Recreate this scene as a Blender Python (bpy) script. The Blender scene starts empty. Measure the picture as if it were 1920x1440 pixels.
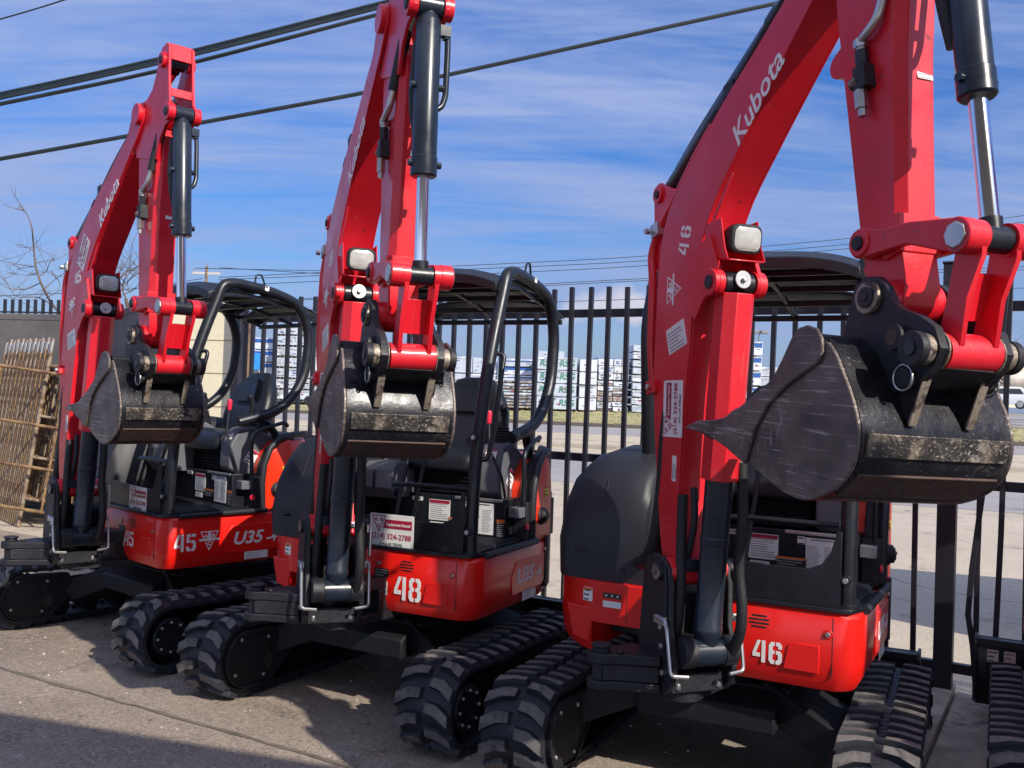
import bpy, bmesh, math, random
from mathutils import Matrix, Vector, Euler
random.seed(7)
scene = bpy.context.scene
COL = scene.collection
R = math.radians

# ---------------------------------------------------------------- camera, world, sun
CAM_H, PITCH, ROLL, FPX = 1.6821, 0.0131, 0.0341, 1763.46
cam_data = bpy.data.cameras.new("camera")
cam = bpy.data.objects.new("camera", cam_data); COL.objects.link(cam)
cam_data.sensor_width = 36.0
cam_data.lens = FPX / 1920.0 * 36.0
cam_data.clip_start = 0.05; cam_data.clip_end = 3000.0
_X = Vector((1, 0, 0)); _Y = Vector((0, -math.sin(PITCH), math.cos(PITCH)))
_r = _X * math.cos(ROLL) + _Y * math.sin(ROLL)
_u = -_X * math.sin(ROLL) + _Y * math.cos(ROLL)
_b = _r.cross(_u)
cam.matrix_world = Matrix(((_r.x, _u.x, _b.x, 0), (_r.y, _u.y, _b.y, 0), (_r.z, _u.z, _b.z, CAM_H), (0, 0, 0, 1)))
scene.camera = cam

SUN_EL = R(35.0)
SUN_DIR = Vector((0.66 * math.cos(SUN_EL), -0.75 * math.cos(SUN_EL), math.sin(SUN_EL))).normalized()  # towards the sun
sun_data = bpy.data.lights.new("sun", 'SUN'); sun = bpy.data.objects.new("sun", sun_data); COL.objects.link(sun)
sun_data.energy = 4.9; sun_data.angle = R(0.5); sun_data.color = (1.0, 0.93, 0.82)
sun.rotation_euler = SUN_DIR.to_track_quat('Z', 'Y').to_euler()
scene.view_settings.view_transform = 'Standard'
scene.view_settings.look = 'None'
scene.view_settings.exposure = 0.18
scene.view_settings.gamma = 1.0

world = bpy.data.worlds.new("World"); scene.world = world; world.use_nodes = True
wn = world.node_tree; wn.nodes.clear()
def _n(t, **k):
    n = wn.nodes.new(t)
    for a, b in k.items(): setattr(n, a, b)
    return n
wl = wn.links.new
sky = _n('ShaderNodeTexSky', sky_type='NISHITA', sun_disc=False, sun_elevation=SUN_EL,
         sun_rotation=math.atan2(SUN_DIR.x, SUN_DIR.y), air_density=1.15, dust_density=0.6, ozone_density=2.2)
hs = _n('ShaderNodeHueSaturation'); hs.inputs['Saturation'].default_value = 1.5; hs.inputs['Value'].default_value = 0.95
wl(sky.outputs[0], hs.inputs['Color'])
tint = _n('ShaderNodeMix', data_type='RGBA', blend_type='MULTIPLY'); tint.inputs[0].default_value = 1.0
tint.inputs[7].default_value = (0.62, 0.84, 1.30, 1)
wl(hs.outputs[0], tint.inputs[6])
tc = _n('ShaderNodeTexCoord'); sep = _n('ShaderNodeSeparateXYZ'); wl(tc.outputs['Generated'], sep.inputs[0])
def wmath(op, a, b=None):
    n = _n('ShaderNodeMath', operation=op)
    for i, q in enumerate((a, b)):
        if q is None: continue
        if isinstance(q, (int, float)): n.inputs[i].default_value = q
        else: wl(q, n.inputs[i])
    return n.outputs[0]
zz = wmath('ADD', wmath('MAXIMUM', sep.outputs[2], 0.0), 0.16)
px_ = wmath('DIVIDE', sep.outputs[0], zz); py_ = wmath('DIVIDE', sep.outputs[1], zz)
comb = _n('ShaderNodeCombineXYZ'); wl(px_, comb.inputs[0]); wl(py_, comb.inputs[1])
mp = _n('ShaderNodeMapping'); mp.inputs['Rotation'].default_value = (0, 0, R(14)); mp.inputs['Scale'].default_value = (0.42, 1.35, 1)
wl(comb.outputs[0], mp.inputs[0])
n1 = _n('ShaderNodeTexNoise'); n1.inputs['Scale'].default_value = 1.15; n1.inputs['Detail'].default_value = 9; n1.inputs['Roughness'].default_value = 0.58; n1.inputs['Distortion'].default_value = 0.5
wl(mp.outputs[0], n1.inputs[0])
mp2 = _n('ShaderNodeMapping'); mp2.inputs['Rotation'].default_value = (0, 0, R(-8)); mp2.inputs['Scale'].default_value = (0.8, 4.2, 1); mp2.inputs['Location'].default_value = (3.1, 1.7, 0)
wl(comb.outputs[0], mp2.inputs[0])
n2 = _n('ShaderNodeTexNoise'); n2.inputs['Scale'].default_value = 1.6; n2.inputs['Detail'].default_value = 10; n2.inputs['Roughness'].default_value = 0.62; n2.inputs['Distortion'].default_value = 0.8
wl(mp2.outputs[0], n2.inputs[0])
csum = wmath('ADD', wmath('MULTIPLY', n1.outputs[0], 0.68), wmath('MULTIPLY', n2.outputs[0], 0.32))
cr = _n('ShaderNodeValToRGB'); cr.color_ramp.elements[0].position = 0.40; cr.color_ramp.elements[1].position = 0.60
cr.color_ramp.elements[0].color = (0, 0, 0, 1); cr.color_ramp.elements[1].color = (1, 1, 1, 1)
wl(csum, cr.inputs[0])
cmix = _n('ShaderNodeMix', data_type='RGBA'); wl(wmath('MULTIPLY', cr.outputs[0], 0.86), cmix.inputs[0])
wl(tint.outputs[2], cmix.inputs[6]); cmix.inputs[7].default_value = (3.4, 4.25, 6.9, 1)
# lavender haze band close to the horizon
hz = _n('ShaderNodeMapRange'); hz.inputs[1].default_value = 0.0; hz.inputs[2].default_value = 0.30; hz.inputs[3].default_value = 0.62; hz.inputs[4].default_value = 0.0
wl(sep.outputs[2], hz.inputs[0])
hmix = _n('ShaderNodeMix', data_type='RGBA'); wl(hz.outputs[0], hmix.inputs[0]); wl(cmix.outputs[2], hmix.inputs[6]); hmix.inputs[7].default_value = (2.5, 3.05, 5.3, 1)
# one small bright cumulus low over the lumber yard
def dvec(px, py):
    u = (px - 960) / FPX; v = (720 - py) / FPX
    d = _r * u + _u * v - _b; return d.normalized()
def blob(px, py, rad, amp):
    d = dvec(px, py)
    vm = _n('ShaderNodeVectorMath', operation='DISTANCE'); wl(tc.outputs['Generated'], vm.inputs[0]); vm.inputs[1].default_value = d
    m = _n('ShaderNodeMapRange'); m.inputs[1].default_value = 0.0; m.inputs[2].default_value = rad; m.inputs[3].default_value = amp; m.inputs[4].default_value = 0.0
    wl(vm.outputs['Value'], m.inputs[0]); return m.outputs[0]
bsum = wmath('ADD', wmath('ADD', blob(1170, 565, .034, 1.0), blob(1105, 575, .03, .9)), wmath('ADD', blob(1205, 585, .024, .9), blob(1060, 590, .025, .7)))
n3 = _n('ShaderNodeTexNoise'); n3.inputs['Scale'].default_value = 42; n3.inputs['Detail'].default_value = 8; n3.inputs['Roughness'].default_value = .6
wl(tc.outputs['Generated'], n3.inputs[0])
cb = _n('ShaderNodeValToRGB'); cb.color_ramp.elements[0].position = .60; cb.color_ramp.elements[1].position = 1.0
wl(wmath('ADD', wmath('MULTIPLY', bsum, .8), wmath('MULTIPLY', n3.outputs[0], .6)), cb.inputs[0])
bmix = _n('ShaderNodeMix', data_type='RGBA'); wl(wmath('MULTIPLY', cb.outputs[0], .7), bmix.inputs[0]); wl(hmix.outputs[2], bmix.inputs[6]); bmix.inputs[7].default_value = (7.0, 6.6, 7.0, 1)
# sky brightened and whitened overhead and behind the viewer, added as fill light
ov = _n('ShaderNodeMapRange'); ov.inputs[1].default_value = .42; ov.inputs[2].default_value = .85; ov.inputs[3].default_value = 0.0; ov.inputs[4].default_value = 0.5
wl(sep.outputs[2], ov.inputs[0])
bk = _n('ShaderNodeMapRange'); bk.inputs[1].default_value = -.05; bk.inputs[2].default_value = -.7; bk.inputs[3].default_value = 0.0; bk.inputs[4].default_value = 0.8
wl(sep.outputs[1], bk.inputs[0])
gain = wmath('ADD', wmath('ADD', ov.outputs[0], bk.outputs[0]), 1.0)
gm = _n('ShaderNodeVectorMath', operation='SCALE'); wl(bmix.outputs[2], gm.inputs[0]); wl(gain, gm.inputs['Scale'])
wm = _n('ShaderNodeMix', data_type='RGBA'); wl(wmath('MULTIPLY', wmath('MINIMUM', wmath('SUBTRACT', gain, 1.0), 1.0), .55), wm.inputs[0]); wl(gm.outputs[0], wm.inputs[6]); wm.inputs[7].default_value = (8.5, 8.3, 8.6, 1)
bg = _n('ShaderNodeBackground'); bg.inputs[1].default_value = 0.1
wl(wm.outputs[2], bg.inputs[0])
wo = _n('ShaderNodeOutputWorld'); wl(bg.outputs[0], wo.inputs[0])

# ---------------------------------------------------------------- materials
MATS = {}
def mat(name, base, rough=0.5, metal=0.0, var=0.0, vscale=6.0, spots=None, spot_scale=9.0, spot_lo=.58, spot_hi=.64,
        scratch=None, scratch_amt=.5, sw=1.0, bump=0.0, bscale=40.0, coat=0.0, emit=None, rvar=0.0, spec=.5):
    if name in MATS: return MATS[name]
    m = bpy.data.materials.new(name); m.use_nodes = True; MATS[name] = m
    nt = m.node_tree; N = nt.nodes; L = nt.links.new
    b = N['Principled BSDF']
    b.inputs['Base Color'].default_value = (*base, 1); b.inputs['Roughness'].default_value = rough; b.inputs['Metallic'].default_value = metal
    b.inputs['Specular IOR Level'].default_value = spec
    if coat: b.inputs['Coat Weight'].default_value = coat; b.inputs['Coat Roughness'].default_value = .12
    t = N.new('ShaderNodeTexCoord'); col = None
    def noise(scale, detail=6, rgh=.6, dist=0.0, sc=None):
        n = N.new('ShaderNodeTexNoise'); n.inputs['Scale'].default_value = scale; n.inputs['Detail'].default_value = detail
        n.inputs['Roughness'].default_value = rgh; n.inputs['Distortion'].default_value = dist
        if sc:
            mp = N.new('ShaderNodeMapping'); mp.inputs['Scale'].default_value = sc; L(t.outputs['Object'], mp.inputs[0]); L(mp.outputs[0], n.inputs[0])
        else: L(t.outputs['Object'], n.inputs[0])
        return n.outputs[0]
    def ramp(src, lo, hi):
        r = N.new('ShaderNodeMapRange'); r.inputs[1].default_value = lo; r.inputs[2].default_value = hi; L(src, r.inputs[0]); return r.outputs[0]
    def mix(f, a, bcol):
        x = N.new('ShaderNodeMix'); x.data_type = 'RGBA'
        if isinstance(f, float): x.inputs[0].default_value = f
        else: L(f, x.inputs[0])
        for i, q in ((6, a), (7, bcol)):
            if isinstance(q, tuple): x.inputs[i].default_value = (*q, 1)
            else: L(q, x.inputs[i])
        return x.outputs[2]
    if var:
        f = ramp(noise(vscale), .3, .7)
        col = mix(f, tuple(c * (1 - var) for c in base), tuple(min(1, c * (1 + var)) for c in base))
    if spots:
        f = ramp(noise(spot_scale, 8, .65, .6), spot_lo, spot_hi)
        col = mix(f, col if col is not None else base, spots)
    if scratch:
        def scrape(rot, along, across):
            mp_ = N.new('ShaderNodeMapping'); mp_.inputs['Rotation'].default_value = rot; mp_.inputs['Scale'].default_value = (along, across * .5, across); L(t.outputs['Object'], mp_.inputs[0])
            n = N.new('ShaderNodeTexNoise'); n.inputs['Scale'].default_value = 1.0; n.inputs['Detail'].default_value = 3.5; n.inputs['Roughness'].default_value = .62; n.inputs['Distortion'].default_value = .12; L(mp_.outputs[0], n.inputs[0])
            return ramp(n.outputs[0], .66 - .035 * sw, .72 - .035 * sw)
        def mul(x, y):
            q = N.new('ShaderNodeMath'); q.operation = 'MULTIPLY'; L(x, q.inputs[0]); L(y, q.inputs[1]); return q.outputs[0]
        # curved hairline scratches in patches, running in two directions, and scuffed areas
        f1 = mul(scrape((.4, .5, .2), 4.0, 120.0), ramp(noise(4.5, 3), .40, .62))
        f2 = mul(scrape((-.3, -.85, .5), 5.0, 150.0), ramp(noise(6.1, 3), .44, .62))
        f3 = mul(ramp(noise(16, 10, .80, .8, (3.0, 1, 1)), .57, .66), ramp(noise(2.6, 3), .52 - .06 * (sw - 1), .66 - .06 * (sw - 1)))
        m0 = N.new('ShaderNodeMath'); m0.operation = 'MAXIMUM'; L(f1, m0.inputs[0]); L(f3, m0.inputs[1])
        mx = N.new('ShaderNodeMath'); mx.operation = 'MAXIMUM'; L(m0.outputs[0], mx.inputs[0]); L(f2, mx.inputs[1])
        ml = N.new('ShaderNodeMath'); ml.operation = 'MULTIPLY'; L(mx.outputs[0], ml.inputs[0]); ml.inputs[1].default_value = scratch_amt
        col = mix(ml.outputs[0], col if col is not None else base, scratch)
    if col is not None: L(col, b.inputs['Base Color'])
    if rvar:
        f = ramp(noise(vscale * 1.7), .3, .7)
        r = N.new('ShaderNodeMapRange'); r.inputs[3].default_value = max(.03, rough - rvar); r.inputs[4].default_value = min(1, rough + rvar); L(f, r.inputs[0]); L(r.outputs[0], b.inputs['Roughness'])
    if bump:
        bp = N.new('ShaderNodeBump'); bp.inputs['Strength'].default_value = bump; bp.inputs['Distance'].default_value = .01
        L(noise(bscale, 6), bp.inputs['Height']); L(bp.outputs[0], b.inputs['Normal'])
    if emit: b.inputs['Emission Color'].default_value = (*emit, 1); b.inputs['Emission Strength'].default_value = 1
    return m

UNDER = mat('dusty_undercarriage_black', (.010, .011, .014), .62, var=.4, vscale=4, spots=(.06, .05, .042), spot_scale=5, spot_lo=.60, spot_hi=.76, bump=.15, bscale=30, spec=.3)
RED = mat('red_paint', (.66, .009, .022), .40, var=.16, vscale=3, spots=(.13, .025, .025), spot_scale=15, spot_lo=.655, spot_hi=.70, scratch=(.62, .20, .18), scratch_amt=.22, coat=.25, rvar=.12, bump=.06, bscale=25)
REDP = mat('red_panel_paint', (.76, .012, .007), .32, var=.06, vscale=3, coat=.4, rvar=.05)
ORANGE = mat('orange_red_cover_paint', (.72, .032, .006), .36, var=.05, vscale=3, coat=.1)
BLK = mat('black_frame_paint', (.009, .011, .016), .38, var=.3, vscale=8, spots=(.10, .09, .08), spot_scale=18, spot_lo=.70, spot_hi=.75, rvar=.1)
CAST = mat('black_cast_steel', (.010, .010, .014), .52, var=.35, vscale=9, bump=.25, bscale=60, rvar=.1)
CYL = mat('black_cylinder_paint', (.013, .019, .030), .30, var=.25, vscale=9, spots=(.32, .32, .32), spot_scale=14, spot_lo=.70, spot_hi=.72, rvar=.08)
CHROME = mat('chrome_rod', (.80, .83, .88), .12, 1.0)
ZINC = mat('zinc_steel', (.55, .55, .53), .35, .9, var=.2)
RUB = mat('track_rubber', (.013, .015, .022), .62, var=.3, vscale=12, bump=.3, bscale=50)
RUBW = mat('worn_lug_rubber', (.120, .110, .102), .80, var=.45, vscale=10, spots=(.05, .047, .045), spot_scale=9, spot_lo=.5, spot_hi=.62, bump=.4, bscale=70)
PLAS = mat('dark_hood_plastic', (.013, .014, .019), .50, var=.15, vscale=5, spots=(.05, .048, .044), spot_scale=4, spot_lo=.60, spot_hi=.80, bump=.08, bscale=200)
GREY = mat('grey_console_plastic', (.11, .115, .13), .55, var=.1, bump=.1, bscale=250)
VINYL = mat('black_seat_vinyl', (.008, .0095, .014), .42, var=.15, vscale=7, bump=.15, bscale=160)
WHITE = mat('white_marking_paint', (.80, .80, .80), .5, var=.08, vscale=20)
STICK = mat('white_sticker', (.78, .78, .76), .45, var=.08, vscale=10)
STRED = mat('dark_red_sign_ink', (.36, .012, .05), .5)
STBLK = mat('black_sticker_ink', (.02, .02, .022), .5)
STGRY = mat('grey_print_ink', (.30, .30, .31), .5)
STYEL = mat('yellow_warning_sticker', (.80, .50, .02), .45)
STORG = mat('orange_warning_ink', (.75, .16, .02), .45)
REDK = mat('bright_red_knob_plastic', (.75, .02, .06), .35)
STEEL = mat('worn_bucket_steel', (.014, .014, .019), .34, .3, var=.4, vscale=5, spots=(.075, .06, .052), spot_scale=3.2, spot_lo=.56, spot_hi=.78, scratch=(.30, .27, .25), scratch_amt=.55, sw=1.1, bump=.2, bscale=30, rvar=.14)
SIDEP = mat('scoured_side_plate_steel', (.14, .108, .098), .46, .35, var=.35, vscale=6, spots=(.055, .045, .05), spot_scale=3, spot_lo=.52, spot_hi=.66, scratch=(.50, .46, .43), scratch_amt=.9, sw=1.9, bump=.3, bscale=40, rvar=.1)
RUST = mat('muddy_rusty_steel', (.085, .048, .038), .72, .1, var=.35, vscale=7, spots=(.05, .03, .028), spot_scale=8, spot_lo=.5, spot_hi=.65, scratch=(.28, .22, .17), scratch_amt=.5, bump=.35, bscale=40)
WORN = mat('bare_worn_edge_steel', (.30, .25, .20), .5, .5, var=.4, vscale=22, spots=(.07, .05, .045), spot_scale=20, spot_lo=.5, spot_hi=.6, bump=.3, bscale=60)
STRIP = mat('scuffed_wear_strip_steel', (.035, .032, .032), .45, .35, var=.5, vscale=9, spots=(.22, .18, .14), spot_scale=8, spot_lo=.48, spot_hi=.58, scratch=(.55, .49, .41), scratch_amt=1.0, sw=2.2, bump=.4, bscale=50)
LENS = mat('lamp_glass', (.46, .46, .43), .18, var=.15, vscale=40, coat=1.0)
HOSE = mat('black_hose_rubber', (.012, .012, .014), .55, var=.2, bump=.4, bscale=150)
FENCE = mat('black_fence_paint', (.016, .016, .024), .45, var=.4, vscale=3, spots=(.05, .022, .02), spot_scale=5, spot_lo=.62, spot_hi=.75)

# ---------------------------------------------------------------- mesh builder
class MB:
    def __init__(s): s.v = []; s.f = []; s.fm = []; s.mats = []
    def mi(s, m):
        if m not in s.mats: s.mats.append(m)
        return s.mats.index(m)
    def add(s, vs, fs, m):
        o = len(s.v); s.v += [tuple(v) for v in vs]; i = s.mi(m)
        for f in fs: s.f.append(tuple(o + k for k in f)); s.fm.append(i)
        return s
    def box(s, x0, x1, y0, y1, z0, z1, m, M=None):
        vs = [Vector((x, y, z)) for x in (x0, x1) for y in (y0, y1) for z in (z0, z1)]
        if M is not None: vs = [M @ v for v in vs]
        return s.add(vs, [(0, 1, 3, 2), (4, 6, 7, 5), (0, 4, 5, 1), (2, 3, 7, 6), (0, 2, 6, 4), (1, 5, 7, 3)], m)
    def ext(s, poly, a, b, m, ax='y', M=None):
        n = len(poly)
        def P(p, t):
            v = Vector((p[0], t, p[1])) if ax == 'y' else (Vector((p[0], p[1], t)) if ax == 'z' else Vector((t, p[0], p[1])))
            return M @ v if M is not None else v
        vs = [P(p, a) for p in poly] + [P(p, b) for p in poly]
        fs = [tuple(range(n))[::-1], tuple(range(n, 2 * n))] + [(i, (i + 1) % n, n + (i + 1) % n, n + i) for i in range(n)]
        return s.add(vs, fs, m)
    def cyl(s, p0, p1, r0, m, r1=None, seg=20, caps=True):
        p0 = Vector(p0); p1 = Vector(p1); r1 = r0 if r1 is None else r1
        d = (p1 - p0).normalized(); a = d.orthogonal().normalized(); b = d.cross(a)
        vs = []
        for p, r in ((p0, r0), (p1, r1)):
            for k in range(seg):
                t = 2 * math.pi * k / seg; vs.append(p + (a * math.cos(t) + b * math.sin(t)) * r)
        fs = [(k, (k + 1) % seg, seg + (k + 1) % seg, seg + k) for k in range(seg)]
        if caps: fs += [tuple(range(seg))[::-1], tuple(range(seg, 2 * seg))]
        return s.add(vs, fs, m)
    def lathe(s, p0, d, prof, m, seg=24):
        p0 = Vector(p0); d = Vector(d).normalized(); a = d.orthogonal().normalized(); b = d.cross(a); vs = []
        for h, r in prof:
            for k in range(seg):
                t = 2 * math.pi * k / seg; vs.append(p0 + d * h + (a * math.cos(t) + b * math.sin(t)) * r)
        fs = []
        for i in range(len(prof) - 1):
            for k in range(seg): fs.append((i * seg + k, i * seg + (k + 1) % seg, (i + 1) * seg + (k + 1) % seg, (i + 1) * seg + k))
        fs += [tuple(range(seg))[::-1], tuple(range((len(prof) - 1) * seg, len(prof) * seg))]
        return s.add(vs, fs, m)
    def tube(s, pts, r, m, seg=10, closed=False):
        pts = [Vector(p) for p in pts]; n = len(pts)
        rs = r if isinstance(r, (list, tuple)) else [r] * n
        tang = []
        for i in range(n):
            if closed: t = pts[(i + 1) % n] - pts[i - 1]
            else: t = pts[min(i + 1, n - 1)] - pts[max(i - 1, 0)]
            tang.append(t.normalized())
        a = tang[0].orthogonal().normalized(); vs = []
        for i in range(n):
            a = (a - tang[i] * a.dot(tang[i])); a = a.normalized() if a.length > 1e-6 else tang[i].orthogonal().normalized()
            b = tang[i].cross(a)
            for k in range(seg):
                t = 2 * math.pi * k / seg; vs.append(pts[i] + (a * math.cos(t) + b * math.sin(t)) * rs[i])
        fs = []
        for i in range(n if closed else n - 1):
            j = (i + 1) % n
            for k in range(seg): fs.append((i * seg + k, i * seg + (k + 1) % seg, j * seg + (k + 1) % seg, j * seg + k))
        if not closed: fs += [tuple(range(seg))[::-1], tuple(range((n - 1) * seg, n * seg))]
        return s.add(vs, fs, m)
    def loft(s, secs, m, caps=True, closed=True):
        n = len(secs[0]); vs = [p for q in secs for p in q]; fs = []
        for i in range(len(secs) - 1):
            for k in range(n if closed else n - 1):
                fs.append((i * n + k, i * n + (k + 1) % n, (i + 1) * n + (k + 1) % n, (i + 1) * n + k))
        if caps: fs += [tuple(range(n))[::-1], tuple(range((len(secs) - 1) * n, len(secs) * n))]
        return s.add(vs, fs, m)

def fillet(pts, r, n=5):
    pts = [Vector(p) for p in pts]; out = [pts[0]]
    for i in range(1, len(pts) - 1):
        p = pts[i]; a = (pts[i - 1] - p); b = (pts[i + 1] - p)
        k = min(r, a.length * .45, b.length * .45); A = p + a.normalized() * k; B = p + b.normalized() * k
        for j in range(n + 1):
            t = j / n; out.append(A * (1 - t) ** 2 + p * 2 * t * (1 - t) + B * t * t)
    out.append(pts[-1]); return out
def arc(cx, cy, r, a0, a1, n=8):
    return [(cx + r * math.cos(R(a0 + (a1 - a0) * i / n)), cy + r * math.sin(R(a0 + (a1 - a0) * i / n))) for i in range(n + 1)]
def rrect(w, h, r, n=4):
    o = []
    for cx, cy, a in ((w / 2 - r, h / 2 - r, 0), (-w / 2 + r, h / 2 - r, 90), (-w / 2 + r, -h / 2 + r, 180), (w / 2 - r, -h / 2 + r, 270)):
        o += arc(cx, cy, r, a, a + 90, n)
    return o

MW = {}       # world matrices of everything built
CACHE = {}
I4 = Matrix.Identity(4)
def link(o, parent, M):
    COL.objects.link(o); MW[o] = M
    if parent is not None:
        o.parent = parent; o.matrix_parent_inverse = I4.copy(); o.matrix_basis = MW[parent].inverted() @ M
    else: o.matrix_basis = M
    return o
def empty(name, M):
    o = bpy.data.objects.new(name, None); o.empty_display_size = .2
    return link(o, None, M)
def mesh_from(mb, name, angle=38):
    me = bpy.data.meshes.new(name); me.from_pydata(mb.v, [], mb.f); me.update()
    for m in mb.mats: me.materials.append(m)
    me.polygons.foreach_set('material_index', mb.fm)
    bm = bmesh.new(); bm.from_mesh(me); bmesh.ops.recalc_face_normals(bm, faces=bm.faces); bm.to_mesh(me); bm.free()
    me.polygons.foreach_set('use_smooth', [True] * len(me.polygons))
    me.set_sharp_from_angle(angle=R(angle))
    return me
def pieces(mb):
    """far-apart pieces of a builder as builders of their own"""
    n = len(mb.v); par = list(range(n))
    def root(i):
        while par[i] != i: par[i] = par[par[i]]; i = par[i]
        return i
    for f in mb.f:
        r0 = root(f[0])
        for k in f[1:]:
            r = root(k)
            if r != r0: par[r] = r0
    isl = {}
    for i in range(n): isl.setdefault(root(i), []).append(i)
    if len(isl) < 2 or len(isl) > 260: return [mb]
    keys = list(isl); box = []
    for k in keys:
        P = [mb.v[i] for i in isl[k]]; box.append(([min(p[j] for p in P) for j in range(3)], [max(p[j] for p in P) for j in range(3)]))
    size = [max(h[j] - l[j] for j in range(3)) for l, h in box]; m = len(keys); gp = list(range(m))
    def gr(i):
        while gp[i] != i: i = gp[i]
        return i
    for i in range(m):
        for j in range(i + 1, m):
            g = math.sqrt(sum(max(0, box[i][0][q] - box[j][1][q], box[j][0][q] - box[i][1][q]) ** 2 for q in range(3)))
            if g <= max(.02, .5 * max(size[i], size[j])): gp[gr(j)] = gr(i)
    groups = {}
    for i in range(m): groups.setdefault(gr(i), []).append(i)
    if len(groups) < 2: return [mb]
    which = {}
    for gi, g in enumerate(groups.values()):
        for i in g: which[keys[i]] = gi
    out = [MB() for _ in groups]; mp = {}
    for f, fm in zip(mb.f, mb.fm):
        o = out[which[root(f[0])]]; ff = []
        for k in f:
            if k not in mp: mp[k] = len(o.v); o.v.append(mb.v[k])
            ff.append(mp[k])
        o.f.append(tuple(ff)); o.fm.append(o.mi(mb.mats[fm]))
    return out
WHOLE = ('lettering', 'number_marking', 'rental_sign', 'company_emblem', 'grass', 'gravel', 'picket_panel', 'plastic_sheet', 'undercarriage_frame', 'swing_bracket')
def part(name, parent, M, fn, key=None, bevel=.004, seg=2, angle=38):
    """fn() returns an MB; meshes with the same key are shared; far-apart pieces become objects of their own"""
    ms = CACHE.get(key) if key else None
    if ms is None:
        mb = fn() if callable(fn) else fn
        ms = [mesh_from(q, name, angle) for q in ([mb] if name in WHOLE or parent is None else pieces(mb))]
        if key: CACHE[key] = ms
    first = None
    for me in ms:
        o = bpy.data.objects.new(name, me); link(o, parent, M); first = first or o
        if bevel:
            b = o.modifiers.new('bevel', 'BEVEL'); b.width = bevel; b.segments = seg; b.limit_method = 'ANGLE'; b.angle_limit = R(42); b.harden_normals = False
    return first
def tag(o, label=None, cat=None, group=None, kind=None):
    if label: o['label'] = label
    if cat: o['category'] = cat
    if group: o['group'] = group
    if kind: o['kind'] = kind
    return o
def frame(o, x, z, at):
    """text frame: x axis right, z axis out of the surface"""
    x = Vector(x).normalized(); z = Vector(z).normalized(); y = z.cross(x)
    return Matrix(((x.x, y.x, z.x, at[0]), (x.y, y.y, z.y, at[1]), (x.z, y.z, z.z, at[2]), (0, 0, 0, 1)))
def text_mesh(s, size, bold=0.0, shear=0.0, align='CENTER', ext=.0006, sx=1.0):
    k = ('t', s, size, bold, shear, align, sx)
    if k in CACHE: return CACHE[k]
    c = bpy.data.curves.new('lettering', 'FONT'); c.body = s; c.size = size; c.offset = bold; c.shear = shear; c.align_x = align; c.align_y = 'CENTER'; c.extrude = ext
    c.resolution_u = 3
    t = bpy.data.objects.new('lettering', c); COL.objects.link(t)
    dg = bpy.context.evaluated_depsgraph_get(); me = bpy.data.meshes.new_from_object(t.evaluated_get(dg))
    bpy.data.objects.remove(t); bpy.data.curves.remove(c)
    if sx != 1.0: me.transform(Matrix.Diagonal((sx, 1, 1, 1)))
    CACHE[k] = me; return me
def text_into(mb, s, size, F, m, dx=0, dy=0, dz=.0012, **k):
    """add lettering to a mesh builder, in the text frame F"""
    me = text_mesh(s, size, **k); T = F @ Matrix.Translation((dx, dy, dz))
    mb.add([T @ v.co for v in me.vertices], [tuple(p.vertices) for p in me.polygons], m)
def plate_into(mb, F, w, h, m, dx=0, dy=0, z0=-.001, z1=.001, r=.003):
    mb.ext([(p[0] + dx, p[1] + dy) for p in rrect(w, h, r, 2)], z0, z1, m, 'z', F)

# stencil digits: polygons on a 1 x 1.6 cell
STEN = {
 '4': [[(0, .38), (0, .66), (.34, 1.6), (.58, 1.6), (.25, .66), (.55, .66), (.55, .38)], [(.66, 0), (.66, 1.6), (.93, 1.6), (.93, 0)]],
 '5': [[(.02, .80), (.05, 1.6), (.42, 1.6), (.42, 1.32), (.28, 1.32), (.27, 1.0), (.42, 1.04), (.42, .78)], [(.52, 1.6), (.94, 1.6), (.94, 1.32), (.52, 1.32)],
       [(.52, 1.04), (.80, 1.0), (.97, .8), (.97, .25), (.80, 0), (.52, 0), (.52, .25), (.68, .30), (.70, .7), (.52, .78)], [(.0, .45), (.27, .45), (.27, .27), (.42, .25), (.42, 0), (.15, 0), (0, .2)]],
 '6': [[(0, .25), (0, 1.35), (.17, 1.6), (.42, 1.6), (.42, 1.34), (.28, 1.28), (.28, 1.0), (.42, .98), (.42, .74), (.28, .70), (.28, .32), (.42, .26), (.42, 0), (.17, 0)],
       [(.52, 1.6), (.80, 1.6), (.95, 1.4), (.95, 1.12), (.68, 1.12), (.68, 1.3), (.52, 1.34)], [(.52, .98), (.80, .98), (.97, .78), (.97, .22), (.80, 0), (.52, 0), (.52, .26), (.68, .32), (.68, .68), (.52, .74)]],
 '8': [[(.02, 1.0), (.02, 1.4), (.17, 1.6), (.42, 1.6), (.42, 1.36), (.28, 1.3), (.28, 1.0), (.42, .92), (.42, .72), (.28, .66), (.28, .3), (.42, .24), (.42, 0), (.17, 0), (0, .22), (0, .66), (.1, .82)],
       [(.95, 1.0), (.95, 1.4), (.80, 1.6), (.53, 1.6), (.53, 1.36), (.69, 1.3), (.69, 1.0), (.53, .92), (.53, .72), (.69, .66), (.69, .3), (.53, .24), (.53, 0), (.80, 0), (.97, .22), (.97, .66), (.87, .82)]],
}
def stencil(s, h, F, gap=1.18, m=None):
    mb = MB(); k = h / 1.6; W = (len(s) - 1) * gap + 1
    for i, ch in enumerate(s):
        for poly in STEN[ch]:
            mb.ext([((p[0] - W / 2 + i * gap) * k, (p[1] - .8) * k) for p in poly], .0004, .0014, m or WHITE, 'z', F)
    return mb
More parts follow.
